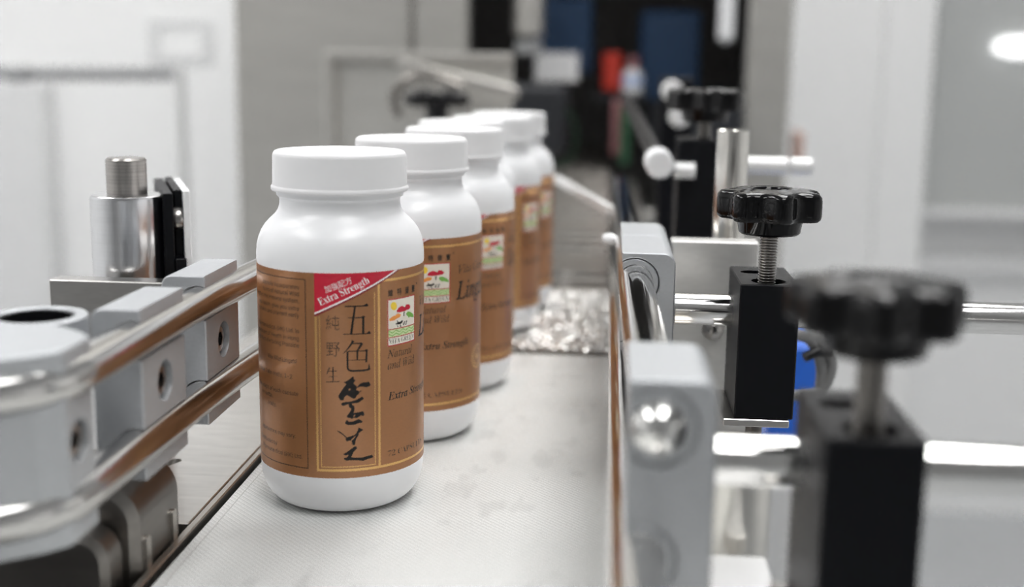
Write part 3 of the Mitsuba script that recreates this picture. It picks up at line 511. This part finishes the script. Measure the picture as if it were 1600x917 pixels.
BOTTLES = [(-.0830, .3738, 0.0, 'white pill bottle with copper label, nearest of the row, red banner in full view'),
           (-.0725, .4472, -12.2, 'white pill bottle with copper label, second in the row, behind the nearest one'),
           (-.0658, .5186, -2.3, 'white pill bottle with copper label, third in the row, near the smooth belt end'),
           (-.0705, .5846, -4.0, 'white pill bottle almost wholly hidden behind the third, only its cap edge showing'),
           (-.0608, .6370, 3.2, 'blurred white pill bottle fifth in the row, its emblem seen beside the slatted chain'),
           (-.0570, .6947, 4.5, 'white pill bottle farthest in the row, the rightmost blurred cap')]
for x, y, ds, lab in BOTTLES:
    t = thing('pill_bottle', lab, 'bottle', 'pill bottles queued on the belt')
    W = T().translate([x, y, 0]).rotate([0, 0, 1], math.degrees(math.atan2(-y, -x) + ds / 26.0))
    for part, d in (('body', body_ply), ('cap', cap_ply), ('label', label_ply)):
        scene[f'{t}__{part}'] = {**d, 'to_world': W}
    tag(f'{t}__cap', 'round white screw cap with a raised lower rim'); tag(f'{t}__label', 'glossy copper brown wrap label with printing')
    for part, (path, m) in PRINT.items():
        scene[f'{t}__label__{part}'] = {**flat(path, m), 'to_world': W}
# ---------------------------------------------------------------- conveyor: belt, transfer bed, slatted chain, frame
BL, BR_, ZB = -.1175, .0187, -.0014      # belt edges; height of the belt
def belt_mesh():
    prof = [(.02, -.0022), (.02, 0)] + [(y, 0) for y in np.linspace(.06, .572, 40)]
    prof += [(.572 + .011 * math.sin(a), -.011 + .011 * math.cos(a)) for a in np.linspace(.15, math.pi, 14)]
    prof += [(.572 + .0088 * math.sin(a), -.011 + .0088 * math.cos(a)) for a in np.linspace(math.pi, .15, 14)] + [(.572, -.0022)]
    return prism(Polygon(prof), BL, BR_, axis='x')
t = thing('conveyor_belt', 'pale grey woven conveyor belt that the two nearest bottles stand on', 'conveyor belt')
put('belt', belt_mesh(), 'belt_fabric', t)
put('edge_seam', bx(-.11480, -.11450, .03, .571, -.0004, .00012), 'seam_thread', t, label='thin stitched line along the belt edge')

bump = trimesh.creation.icosphere(subdivisions=1, radius=.0025)
bumps, rng = [], np.random.default_rng(5)
for j, y in enumerate(np.arange(.5910, .7500, .0052)):
    for x in np.arange(-.1130 + .0026 * (j % 2), .002, .0052):
        b = bump.copy(); b.vertices = b.vertices * [1, 1, .30]; b.apply_transform(trimesh.transformations.euler_matrix(*(rng.normal(0, .11, 3) * [1, 1, 9]))); b.apply_translation((x, y, -.00075)); bumps.append(b)
t = thing('mesh_transfer_bed', 'bright glittering metal mesh bed between the smooth belt and the slatted chain', 'conveyor bed')
put('bed_plate', bx(-.1165, .0055, .5850, .752, -.006, -.0012), 'dark_steel', t)
tag(put('mesh_link', cat_(*bumps), 'chrome', t), kind='stuff')

t = thing('slat_chain', 'dark metal slatted chain conveyor running back from the mesh bed', 'conveyor chain')
slat = bx(-.0586, .0586, -.0172, .0172, -.004, 0, .0009)
rivet = mikit.ply(lathe([(0, -.001), (.0050, -.001), (.0048, .0003), (.0030, .0008), (0, .0010)], 24), 'chrome', smooth=40)
sl = [mikit.ply(slat, m) for m in ('slat_steel', 'worn_steel')]
for i in range(37):
    k = numbered(t + '__slat')
    scene[k] = {**sl[1 if i % 5 in (1, 4) else 0], 'to_world': T().translate([-.0571, .773 + .0409 * i, -.0008])}
put('chain_bed', bx(-.116, .004, .754, 2.27, -.02, -.0095), 'dark_steel', t)
for i in range(2):
    scene[f'{t}__slat' + (f'_{i:03d}' if i else '') + '__rivet'] = {**rivet, 'to_world': T().translate([-.0263, .773 + .0409 * i, -.0008])}

solo('edge_strip', bx(-.1225, -.1200, .05, 1.16, -.03, .0004, .0004), 'brushed_steel', 'bright narrow steel strip along the left side of the belt', 'strip')
t = thing('deck', 'scratched flat stainless deck plate left of the belt, with a short dark slot', 'deck plate')
deck = cut(bx(-.180, -.1231, .3405, .63, -.004, 0, .0003), prism(shapely.LineString([(-.1530, .3850), (-.1475, .3970)]).buffer(.0022), -.01, .01))
put('plate', deck, 'deck_steel', t)
put('front_edge', bx(-.180, -.1231, .3400, .3430, -.03, -.0042), 'dark_steel', t)
t = thing('plinth', 'grey painted plinth under the belt and deck', 'plinth')
put('base', bx(-.22, .03, .08, .62, -.30, -.036), 'grey_paint', t)
put('right_rail', bx(.0205, .034, .05, 1.55, -.032, -.003, .0006), 'brushed_steel', t)

# rounded stainless cover with two locating slots, below the left rails
t = thing('motor_cover', 'rounded dull stainless cover standing beside the belt under the left guide rails', 'cover')
cov = prism(rrect(-.215, -.1232, -.034, .0235, .011, 'c', 12), .3015, .3350, .0025, 'y')
put('shell', cov, 'dark_steel', t, smooth=35)
for x, y in ((-.1232, .3272), (-.1232, .3070)):
    put('slot_pin', prism(shapely.LineString([(y, -.003), (y, .0065)]).buffer(.0016), x - .001, x + .0010, axis='x'), 'brushed_steel', t)
t = thing('cover_bracket', 'grey steel bracket with a rounded corner in front of the motor cover', 'bracket')
put('plate', prism(rrect(-.205, -.1262, -.034, .0150, .008, 'c', 10), .2880, .3000, .002, 'y'), 'dark_steel', t, smooth=35)
solo('rubber_pad', prism(rrect(-.215, -.143, -.03, .0135, .005, 'bc'), .18, .236, .002, 'y'), 'black_plastic', 'black rubber block low in the near left corner under the rails', 'rubber pad', smooth=35)

# ---------------------------------------------------------------- left guide rails
def left_path(z, d=0.0):
    p = [(-.205, .1865), (-.170, .2130), (-.1405, .2335), (-.1262, .2445), (-.1212, .2515), (-.1197, .259), (-.1195, .27), (-.1195, .31), (-.1193, .335), (-.1182, .365), (-.1162, .40), (-.112, .45), (-.107, .52), (-.1025, .585), (-.0985, .64), (-.095, .72)]
    return curve([(x, y + d, z) for x, y in p], 10)
zu, zl, rl = .0655, .0370, .0050
solo('guide_rail', sweep(left_path(zu), rl, 40), 'satin_chrome', 'upper polished steel guide rail left of the bottles, bent outward at its near end', 'guide rail', smooth=40)
solo('guide_rail', sweep(left_path(zl), rl, 40), 'satin_chrome', 'lower polished steel guide rail left of the bottles, bent outward at its near end', 'guide rail', smooth=40)

def counterbore(y, z, r=.0056, x=-.117, depth=.006):
    return rod((x - depth, y, z), (x + .002, y, z), r, 40, 1e-5)
def socket_screw(t, y, z, x=-.117, r=.0043, sgn=1):
    k = put('screw', cut(rod((x - .0055, y, z), (x - .0012, y, z), r, 36, .0005), prism(disc(y, z, .0024, 6), x - .0040, x + .003, axis='x')), 'screw_steel', t, smooth=30)
    put('hex_socket', prism(disc(y, z, .00235, 6), x - .0042, x - .0038, axis='x'), 'socket_black', k)
def left_clamp(t, ya, yb, ys):
    prof = rrect(-.1300, -.1170, .0285, .0737, .0030, 'ad', 8)
    prof = prof.difference(disc(-.1195, zu, .00515)).difference(disc(-.1195, zl, .00515))
    prof = prof.difference(sbox(-.1195, zu - .00515, -.11, zu + .0031)).difference(sbox(-.1195, zl - .0031, -.11, zl + .00515))
    body = prism(max(getattr(prof, 'geoms', [prof]), key=lambda g: g.area), ya, yb, .00035, 'y')
    put('block', cut(body, counterbore(ys, .0513)), 'anodised', t, smooth=28)
    socket_screw(t, ys, .0513)
t = thing('rail_clamp', 'grey anodised clamp block on the left rails, middle one of three', 'rail clamp', None)
left_clamp(t, .2940, .3260, .3100)
t = thing('rail_clamp', 'grey anodised clamp block on the left rails, farthest one, beside the nearest bottle', 'rail clamp', None)
left_clamp(t, .3440, .3760, .3605)
# the near clamp follows the bend
plan = Polygon([(-.117, .2640), (-.117, .2500), (-.1215, .2445), (-.1380, .2318), (-.1680, .2105), (-.1760, .2220), (-.1760, .2745), (-.1300, .2745), (-.1215, .2690)])
t = thing('rail_clamp', 'wide grey anodised clamp block at the near left bend of the rails, out of focus', 'rail clamp')
blk = prism(plan, .0285, .0737, .0005)
for z in (zu, zl): blk = cut(blk, sweep(left_path(z), rl + .00015, 24))
blk = cut(blk, counterbore(.2562, .0513, .0050))
put('block', blk, 'anodised', t, smooth=28)
socket_screw(t, .2562, .0513, r=.0039)
ring = prism(disc(-.1475, .3010, .0130, 64).union(sbox(-.158, .272, -.137, .298)).difference(disc(-.1475, .3010, .0096, 64)), .0625, .0700, .0004)
put('lug', ring, 'anodised', t, smooth=28, label='round lug with a large through hole')
put('lug_liner', lathe([(.0088, .0615), (.0095, .0615), (.0095, .0694), (.0088, .0694), (.0088, .0615)], 64, (-.1475, .3010, 0)), 'black_plastic', t, smooth=30, label='black liner inside the lug hole')
put('lug_floor', rod((-.1475, .3010, .058), (-.1475, .3010, .0614), .0095, 48), 'black_plastic', t)

# flat bar and post behind the left clamps
solo('flat_bar', bx(-.1862, -.1310, .3900, .3985, .0300, .0628, .0005), 'bar_aluminium', 'flat aluminium bar behind the left clamp blocks, in front of the turned post', 'bar')
t = thing('turned_post', 'turned aluminium post with a thinner steel pin on top, left of the bottles', 'post')
put('collar', lathe([(0, 0), (.0127, 0), (.0127, .0877), (.0124, .0886), (.0119, .0889), (0, .0889)], 96, (-.1690, .4180, 0)), 'turned_aluminium', t, smooth=30)
put('pin', lathe([(0, .080), (.0069, .080), (.0069, .1010), (.0063, .1018), (0, .1018)], 72, (-.1690, .4180, 0)), 'dark_pin', t, smooth=30, label='thinner darker steel pin')

def angled(m, a, c):
    m = m.copy(); m.apply_transform(trimesh.transformations.rotation_matrix(math.radians(a), [0, 0, 1])); m.apply_translation(c); return m
t = thing('sensor_bracket', 'black angled sensor bracket with a domed screw, right of the turned post', 'bracket')
c = (-.1542, .4130, 0)
put('side_plate', angled(bx(-.0002, .0033, .000, .058, .052, .0900, .0003), 23.5, c), 'black_anodised', t)
put('inner_plate', angled(bx(.0040, .0066, .006, .058, .052, .0905, .0003), 23.5, c), 'black_anodised', t)
put('foot', angled(bx(.0034, .0072, -.001, .02, .052, .0670, .0003), 23.5, c), 'black_anodised', t)
dome = lathe([(0, 0), (.0041, 0), (.0040, .0012), (.0032, .0024), (.0018, .0031), (0, .0033)], 32)
dome.apply_transform(trimesh.transformations.rotation_matrix(math.radians(70), [1, 0, 0])); dome.apply_translation((.0052, .0058, .0805))
put('screw', angled(dome, 23.5, c), 'screw_steel', t, smooth=40, label='shiny domed screw')
put('acrylic_plate', angled(bx(.0068, .0092, .002, .05, .052, .0905, .0002), 23.5, c), 'clear_acrylic', t, label='pale edge of a clear plate')

# ---------------------------------------------------------------- right guide rails and their clamps
RZ, RZL, RR = .0648, .0365, .0058
def rx(y): return .0098 + .0100 * (.42 - y)
def rxl(y): return .0076 + .0020 * (.42 - y)
solo('guide_rail', cat_(sweep([(rx(y), y, RZ) for y in np.linspace(.2372, .74, 12)], RR, 48, cap=False),
     lathe([(0, -RR * .75), (RR * .45, -RR * .68), (RR * .8, -RR * .42), (RR * .96, -RR * .15), (RR, 0)], 48, (rx(.2372), .2372, RZ), 'y')), 'chrome', 'upper polished steel guide rail right of the belt, rounded end at the near clamp', 'guide rail', smooth=45)
solo('guide_rail', sweep([(rxl(y), y, RZL) for y in np.linspace(.10, .74, 14)], RR, 48), 'chrome', 'lower polished steel guide rail on the right of the belt, under the upper one', 'guide rail', smooth=45)
def right_clamp(t, ya, yb, ring=True):
    xc = rx((ya + yb) / 2)
    prof = rrect(.0053, .0232, .0235, .0749, .0042, 'bc', 8)
    prof = prof.difference(disc(xc, RZ, .0083)).difference(disc(rxl(ya), RZL, .0083))
    body = prism(max(getattr(prof, 'geoms', [prof]), key=lambda g: g.area), ya, yb, .0004, 'y')
    put('block', body, 'anodised', t, smooth=28)
    for xc, z in ((xc, RZ), (rxl(ya), RZL)):
        g = disc(xc, z, .00795).difference(disc(xc, z, RR + .0001)).intersection(sbox(.0056, 0, .1, .2))
        put('bushing', prism(max(getattr(g, 'geoms', [g]), key=lambda q: q.area), ya + .0003, yb - .0003, .0003, 'y'), 'anodised', t, smooth=28)
t = thing('rail_clamp', 'grey anodised clamp block on the right rails, nearest and out of focus', 'rail clamp'); right_clamp(t, .2370, .2715)
t = thing('rail_clamp', 'grey anodised clamp block on the right rails, front one of the far pair', 'rail clamp'); right_clamp(t, .4050, .4480)
t = thing('rail_clamp', 'grey anodised clamp block on the right rails, rear one of the far pair', 'rail clamp'); right_clamp(t, .4488, .4850)

SZ, SR = .0552, .0053
for y, lab in ((.2490, 'near polished cross shaft running right from the nearest right clamp'), (.4110, 'far polished cross shaft running right behind the blurred near knob')):
    solo('cross_shaft', rod((.0233, y, SZ), (.34, y, SZ), SR, 64), 'chrome', lab, 'shaft', smooth=40)

def star(rm, amp, n, k=168):
    a = np.arange(k) * 2 * math.pi / k
    r = rm + amp * np.sign(np.cos(n * a)) * np.abs(np.cos(n * a)) ** .8
    return r, a
def knob_mesh(s=1.0, n=7, turn=0.2):
    r, a = star(.0154, .0017, n); a0 = a + turn
    lv = [(.60, .0), (.93, .0), (.985, .0008), (1.0, .0020), (1.0, .0062), (.985, .0078), (.93, .0088), (.80, .0093), (.45, .0099), (.38, .0097), (.36, .0092)]
    V = [(0, 0, 0)]; F_ = []; k = len(a)
    for q, z in lv:
        rr = q * r if q > .7 else q * .0156 + 0 * r
        V += [(x, y, z) for x, y in zip(rr * np.cos(a0), rr * np.sin(a0))]
    V.append((0, 0, .0092)); top = len(V) - 1
    for j in range(k):
        F_.append((0, 1 + (j + 1) % k, 1 + j)); F_.append((top, top - k + j, top - k + (j + 1) % k))
        for i in range(len(lv) - 1):
            p, q_ = 1 + i * k + j, 1 + i * k + (j + 1) % k
            F_ += [(p, q_, q_ + k), (p, q_ + k, p + k)]
    m = trimesh.Trimesh(np.array(V) * s, F_, process=False); return m
def star_knob(x, y, z, lab, s=1.0, turn=.2, blk='black_knob', zs=.0565, n=7):
    t = thing('star_knob', lab, 'knob')
    m = knob_mesh(s, n, turn); m.apply_translation((x, y, z)); put('grip', m, blk, t, smooth=35)
    put('hub', lathe([(0, -.0048 * s), (.0092 * s, -.0048 * s), (.0098 * s, -.0042 * s), (.0105 * s, 0), (0, 0)], 64, (x, y, z)), blk, t, smooth=30)
    n_ = int((z - .0048 * s - zs) / .0009); prof = [(0, zs)]
    for i in range(n_): prof += [(.0024 * s, zs + i * .0009), (.00295 * s, zs + i * .0009 + .00035), (.00295 * s, zs + i * .0009 + .00055)]
    prof += [(.0026 * s, z - .0047 * s), (0, z - .0046 * s)]
    put('stud', lathe(prof, 32, (x, y, 0)), 'screw_steel', t, label='threaded steel stud')
def shaft_holder(x0, x1, yf, ys, lab, stub=True, z0=.0243, z1=.0684):
    t = thing('shaft_holder', lab, 'clamp block'); xc = (x0 + x1) / 2
    b = cut(bx(x0, x1, yf, yf + .0360, z0, z1, .0004), rod((x0 - .01, ys, SZ), (x1 + .01, ys, SZ), SR + .0001, 48, 1e-5), rod((xc + .0003, yf + .0072, z1 - .012), (xc + .0003, yf + .0072, z1 + .01), .0056, 40, 1e-5),
            prism(shapely.LineString([(xc - .004, yf + .0245), (xc + .0005, yf + .0245)]).buffer(.0030), z1 - .0075, z1 + .01))
    put('block', b, 'black_anodised', t)
    put('base_plate', bx(x0 - .0035, x1 - .0012, yf - .0008, yf + .036, z0 - .0026, z0 - .0001, .0003), 'bar_aluminium', t)
    if stub:
        n_ = 10; pf = [(0, z0 - .0072)]
        for i in range(n_): pf += [(.00235, z0 - .0072 + i * .00046), (.0027, z0 - .0072 + i * .00046 + .00023)]
        pf += [(.0024, z0 - .0024), (0, z0 - .0024)]
        put('stud_end', lathe(pf, 32, (xc - .0022, yf + .006, 0)), 'screw_steel', t)
shaft_holder(.0428, .0617, .3872, .4110, 'black clamp block on the far cross shaft, sharp in focus')
star_knob(.0521, .3962, .0885, 'glossy black star knob, sharp in focus, above the far black clamp block', turn=.35)
shaft_holder(.0419, .0608, .2232, .2490, 'black clamp block on the near cross shaft, large and blurred, lower right')
star_knob(.0513, .2316, .0880, 'black star knob, large and blurred, above the near black clamp block', turn=.1)

# behind the right clamps
t = thing('mounting_plate', 'upright grey aluminium plate behind the far cross shaft', 'plate')
put('plate', bx(.0240, .0562, .4520, .4620, -.02, .0728, .0006), 'plate_aluminium', t)
put('button_screw', lathe([(0, -.0030), (.0016, -.0030), (.0030, -.0022), (.0039, -.0008), (.0040, .0)], 40, (.0405, .4520, .0395), 'y'), 'screw_steel', t, smooth=40)
solo('upright_post', lathe([(0, -.02), (.0064, -.02), (.0064, .1115), (.0058, .1122), (0, .1122)], 64, (.0487, .4930, 0)), 'worn_chrome', 'upright polished steel post behind the sharp black knob', 'post', smooth=30)
solo('support_tube', rod((.0355, .3050, -.10), (.0355, .3050, .0420), .0088, 64), 'worn_chrome', 'thick polished vertical tube under the near cross shaft', 'tube', smooth=30)
solo('mounting_ledge', bx(.0242, .0416, .1700, .2900, .0120, .0172, .0006), 'white_aluminium', 'pale flat ledge at the bottom edge below the near clamp', 'ledge')
solo('blue_bin', bx(.0860, .1120, .62, .70, -.0700, -.0035, .002), 'blue_plastic', 'bright blue plastic box low behind the far black clamp block', 'bin')
solo('side_cabinet', bx(.050, .135, .60, .76, -.90, -.0704, .003), 'pale_grey', 'pale grey cabinet top carrying the blue box', 'cabinet')
t = thing('grey_cable', 'grey cable looped beside the blue box', 'cable')
put('lead', sweep(curve([(.074, .48, .033), (.082, .483, .030), (.0872, .486, .020), (.0880, .488, .008), (.0865, .49, -.02), (.087, .49, -.09), (.088, .49, -.40)], 12), .0024, 20), 'rubber_grey', t, smooth=40)
put('loop', sweep(curve([(.076, .482, .032), (.086, .484, .029), (.0915, .486, .020), (.0885, .487, .0085), (.080, .488, .0055), (.070, .489, .0065)], 12), .0022, 20), 'rubber_grey', t, smooth=40)
put('cable_tie', sweep(curve([(.0795, .4795, .0235), (.0845, .481, .0255), (.0905, .483, .0255)], 8), .0020, 16), 'black_plastic', t, smooth=40)

# the next rail station further back
t = thing('shaft_holder', 'blurred black clamp block further back, left of the upright post', 'clamp block')
put('block', bx(.0335, .0525, .600, .636, .040, .1012, .0006), 'black_anodised', t)
put('base_plate', bx(.031, .052, .599, .636, .0372, .0398, .0003), 'bar_aluminium', t)
solo('cross_shaft', rod((.0315, .5955, .0868), (.0415, .5955, .0868), .0040, 40), 'white_aluminium', 'short pale shaft stub beside the white end cap, on the blurred black block', 'shaft', smooth=40)
t = thing('cross_shaft', 'short polished cross shaft behind the upright post', 'shaft')
put('bar', rod((.0526, .612, .0888), (.0875, .612, .0888), .0042, 48), 'white_aluminium', t, smooth=40)
put('end_cap', rod((.0885, .612, .0888), (.1000, .612, .0888), .0042, 48, .0012), 'white_aluminium', t, smooth=40)
star_knob(.0465, .615, .1150, 'blurred black star knob above the further black block', 1.12, zs=.095)
t = thing('guide_rail', 'dark guide rod with a white end cap, beyond the right clamps', 'guide rail')
put('bar', rod((.0238, .592, .0905), (.0120, .86, .1110), .0042, 40), 'black_plastic', t, smooth=40)
put('end_cap', rod((.0241, .585, .0900), (.0234, .600, .0911), .0068, 48, .001), 'white_plastic', t, smooth=30, label='round white end cap')
solo('deflector_bar', cat_(prism(shapely.LineString([(-.0345, .80), (.0015, .628)]).buffer(.0018, cap_style=2), .0605, .0650)), 'white_aluminium', 'thin pale bar slanting across the slatted chain behind the bottles', 'bar')
put('button', lathe([(0, -.003), (.0016, -.0027), (.0024, -.0012), (.0024, .0012), (.0016, .0027), (0, .003)], 32, (.0010, .505, .0652), 'x'), 'white_plastic', 'guide_rail_002', smooth=40, label='small round white button')

# the belt level lies a little below z = 0
for k in list(scene):
    if k.split('__')[0] in ('conveyor_belt', 'mesh_transfer_bed', 'slat_chain', 'edge_strip', 'deck', 'plinth'):
        scene[k]['to_world'] = T().translate([0, 0, ZB]) @ scene[k].get('to_world', T())
# ---------------------------------------------------------------- machine in the background
t = thing('machine_housing', 'tall stainless machine housing with a dark open bay behind the conveyor', 'machine')
put('left_panel', bx(-.494, -.187, 1.60, 1.64, -.9, 1.30, .003), 'panel_steel', t)
put('panel_seam', bx(-.262, -.256, 1.597, 1.5995, -.9, 1.30, .0005), 'dark_steel', t)
put('right_panel', bx(.1715, .2270, 1.60, 1.64, -.9, 1.30, .003), 'panel_steel', t)
put('header_panel', bx(-.187, .1715, 1.60, 1.64, .42, 1.30, .003), 'panel_steel', t)
put('lower_panel', bx(-.187, .1715, 1.60, 1.64, -.9, -.05, .003), 'panel_steel', t)
put('bay_back', bx(-.46, .27, 2.55, 2.57, -.30, .60), 'machine_paint', t)
put('bay_left_side', bx(-.47, -.46, 1.64, 2.57, -.30, .60), 'machine_paint', t)
put('bay_right_side', bx(.26, .27, 1.95, 2.55, -.30, .60), 'machine_paint', t)
put('bay_right_front', bx(.215, .225, 1.64, 1.95, -.30, .60), 'machine_paint', t)
put('bay_right_step', bx(.215, .27, 1.94, 1.95, -.30, .60), 'machine_paint', t)
put('bay_roof', bx(-.47, .27, 1.64, 2.57, .60, .62), 'machine_paint', t)
put('bay_floor', bx(-.47, .27, 1.64, 2.57, -.32, -.30), 'machine_paint', t)
t = thing('machine_box', 'dark blue box module hanging in the machine bay, left of the red cylinder', 'machine module')
put('casing', bx(-.109, -.029, 1.72, 1.80, .124, .226, .004), 'navy_paint', t)
put('white_plate', bx(-.106, -.046, 1.708, 1.7195, .113, .152, .001), 'white_plastic', t)
solo('machine_box', bx(.039, .120, 1.74, 1.82, .087, .211, .004), 'navy_paint', 'dark blue box module in the machine bay, right of the red cylinder', 'machine module')
solo('support_block', bx(.048, .113, 1.74, 1.82, -.0, .085, .004), 'charcoal', 'charcoal block under the right blue module', 'block')
solo('red_cylinder', lathe([(0, 0), (.011, 0), (.0131, .003), (.0131, .049), (.011, .052), (0, .052)], 32, (.0004, 1.73, .101)), 'red_plastic', 'blurred red cylinder in the dark machine bay', 'cylinder', smooth=30)
t = thing('spray_bottle', 'small white and blue bottle next to the red cylinder', 'bottle')
put('body', lathe([(0, 0), (.0122, 0), (.0145, .0035), (.0145, .026), (.007, .035), (0, .035)], 32, (.0293, 1.73, .0966)), 'white_plastic', t, smooth=30)
put('sleeve', lathe([(.0147, .012), (.0148, .0122), (.0148, .026), (.0147, .0262)], 32, (.0293, 1.73, .0966)), 'light_blue', t, smooth=30)
put('cap', lathe([(0, .035), (.007, .035), (.007, .050), (.0055, .052), (0, .052)], 32, (.0293, 1.73, .0966)), 'pink_plastic', t, smooth=30)
solo('shelf', bx(-.026, .053, 1.70, 1.78, .0890, .0958, .001), 'charcoal', 'narrow dark shelf under the red cylinder', 'shelf')
solo('guide_strip', bx(.0030, .0130, 1.62, 1.70, .020, .090, .001), 'pink_plastic', 'upright pinkish strip below the red cylinder', 'strip')
solo('guide_strip', bx(.0140, .0250, 1.60, 1.70, .010, .088, .001), 'green_plastic', 'upright green strip below the red cylinder', 'strip')
ringm = lathe([(.030, -.004), (.036, -.004), (.036, .004), (.030, .004), (.030, -.004)], 64, (-.058, 1.45, .052), 'y')
ringm.vertices = (ringm.vertices - [-.058, 1.45, .052]) * [.55, 1, 1] + [-.058, 1.45, .052]
solo('hand_wheel', ringm, 'dark_green', 'dark green oval ring to the right of the farthest bottle cap', 'wheel', smooth=30)
solo('hanging_rod', rod((.1390, 1.56, .165), (.1390, 1.56, 1.549), .0095, 40, .006), 'white_plastic', 'white rod hanging down before the upper right of the machine bay', 'rod', smooth=40)
t = thing('air_cylinder', 'grey pinkish cylinder upper left in the machine bay', 'cylinder')
put('barrel', rod((-.112, 1.66, .172), (-.112, 1.66, .230), .021, 40, .004), 'pale_metal', t, smooth=30)
put('foot', bx(-.128, -.094, 1.64, 1.68, .148, .166, .002), 'grey_paint', t)
solo('drive_unit', bx(-.125, -.052, 1.42, 1.56, .03, .112, .006), 'charcoal', 'charcoal drive housing behind the farthest bottles', 'drive unit')
solo('drive_unit', bx(.062, .150, 1.40, 1.58, .01, .10, .006), 'charcoal', 'charcoal drive housing right of the guide rod, in front of the right steel panel', 'drive unit')
t = thing('black_post', 'black post with two bright bolt heads beside the dark guide rod', 'post')
put('column', bx(.036, .060, .9125, .935, -.90, .128, .001), 'black_anodised', t)
for x, z in ((.0440, .1185), (.0500, .1000)):
    put('bolt_head', lathe([(0, -.003), (.006, -.003), (.0075, 0), (.0075, .012), (0, .012)], 32, (x, .90, z), 'y'), 'white_aluminium', t, smooth=30)


# stainless guard plate with slanting struts and a black wing knob
t = thing('guard_plate', 'stainless guard plate with a folded top lip behind the bottle caps', 'guard')
put('sheet', bx(-.2780, -.0960, 1.20, 1.206, -.35, .1370, .001), 'guard_steel', t)
put('top_lip', bx(-.2790, -.0950, 1.188, 1.2065, .1372, .1460, .0015), 'pale_metal', t)
put('side_lip', bx(-.2790, -.2690, 1.188, 1.1995, -.35, .1368, .0015), 'pale_metal', t)
solo('slanting_strut', prism(shapely.LineString([(-.197, .1330), (-.092, .1090)]).buffer(.0055), 1.165, 1.176, .001, 'y'), 'pale_metal', 'pale metal strut slanting down across the guard plate', 'strut')
solo('curved_handle', sweep(curve([(-.198, 1.15, .085), (-.203, 1.15, .104), (-.188, 1.15, .121), (-.165, 1.15, .1225), (-.14, 1.15, .114)], 12), .0045, 20), 'dark_steel', 'curved steel handle on the guard plate around the black wing knob', 'handle', smooth=40)
t = thing('wing_knob', 'blurred black wing knob in front of the guard plate', 'knob')
w = cat_(*[(lambda m: (m.apply_scale((.0145, .009, .0075)), m.apply_transform(trimesh.transformations.rotation_matrix(s * .12, [0, 1, 0])), m.apply_translation((-.1455 + s * .0135, 1.03, .1068)), m)[-1])(trimesh.creation.icosphere(subdivisions=3, radius=1)) for s in (-1, 1)])
put('wings', w, 'black_plastic', t, smooth=True)
put('stem', lathe([(0, .03), (.0085, .03), (.0095, .098), (.008, .104), (0, .104)], 32, (-.1455, 1.03, 0)), 'black_plastic', t, smooth=30)

# ---------------------------------------------------------------- room furnishings far behind
t = thing('tube_rail', 'grey tube rail with a bend and a leg against the white wall on the left', 'rail')
put('top_tube', sweep(curve([(-1.16, 2.2, .113), (-1.10, 2.2, .105), (-.95, 2.2, .106), (-.79, 2.2, .109)], 8), .0115, 24), 'grey_paint', t, smooth=40)
put('leg', rod((-.783, 2.2, -.9), (-.783, 2.2, .117), .011, 24), 'white_aluminium', t, smooth=40)
put('end_knuckle', rod((-1.10, 2.19, .103), (-1.06, 2.19, .104), .014, 24), 'grey_paint', t, smooth=40)
fx0, fx1, fz0, fz1 = -1.085, -.930, .128, .226
solo('wall_frame', cut(bx(fx0, fx1, 2.842, 2.85, fz0, fz1, .002), bx(fx0 + .028, fx1 - .028, 2.82, 2.86, fz0 + .018, fz1 - .014)), 'pale_grey', 'pale grey rectangular frame on the white wall, upper left', 'frame')
t = thing('side_cabinet', 'light grey cabinet at the far left edge below the tube rail', 'cabinet')
put('carcass', bx(-1.60, -1.318, 2.80, 2.845, -.9, .078, .004), 'pale_grey', t)
put('door', bx(-1.59, -1.326, 2.792, 2.7995, -.88, .070, .002), 'pale_grey', t)

structure('wall_back_pillar', bx(.290, .552, 2.60, 2.85, ROOM[4], ROOM[5], .004), 'wall_paint')
structure('wall_back_pier', bx(.5525, .652, 2.592, 2.85, ROOM[4], ROOM[5], .004), 'wall_paint')
w = structure('window_1', bx(.655, 1.60, 2.790, 2.80, -.165, 1.2), 'grey_panel')
put('sill', bx(.655, 1.62, 2.74, 2.80, -.182, -.166, .003), 'pale_grey', w)
put('frame', bx(.653, .668, 2.775, 2.80, -.166, 1.2, .002), 'white_paint', w)
structure('trim_1', bx(.70, 1.9, 2.80, 2.85, -.315, -.275, .003), 'pale_grey')
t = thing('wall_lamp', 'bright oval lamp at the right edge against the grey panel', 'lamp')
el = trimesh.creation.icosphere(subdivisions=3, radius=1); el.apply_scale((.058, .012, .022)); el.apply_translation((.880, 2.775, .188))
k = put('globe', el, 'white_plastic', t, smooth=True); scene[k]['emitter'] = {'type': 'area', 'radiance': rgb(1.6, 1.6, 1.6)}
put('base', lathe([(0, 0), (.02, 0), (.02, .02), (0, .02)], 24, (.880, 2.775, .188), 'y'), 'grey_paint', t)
solo('pipe_clip', bx(.2600, .2720, 1.75, 1.80, .002, .048, .003), 'orange_plastic', 'dull orange clip at the edge of the right steel panel', 'clip')
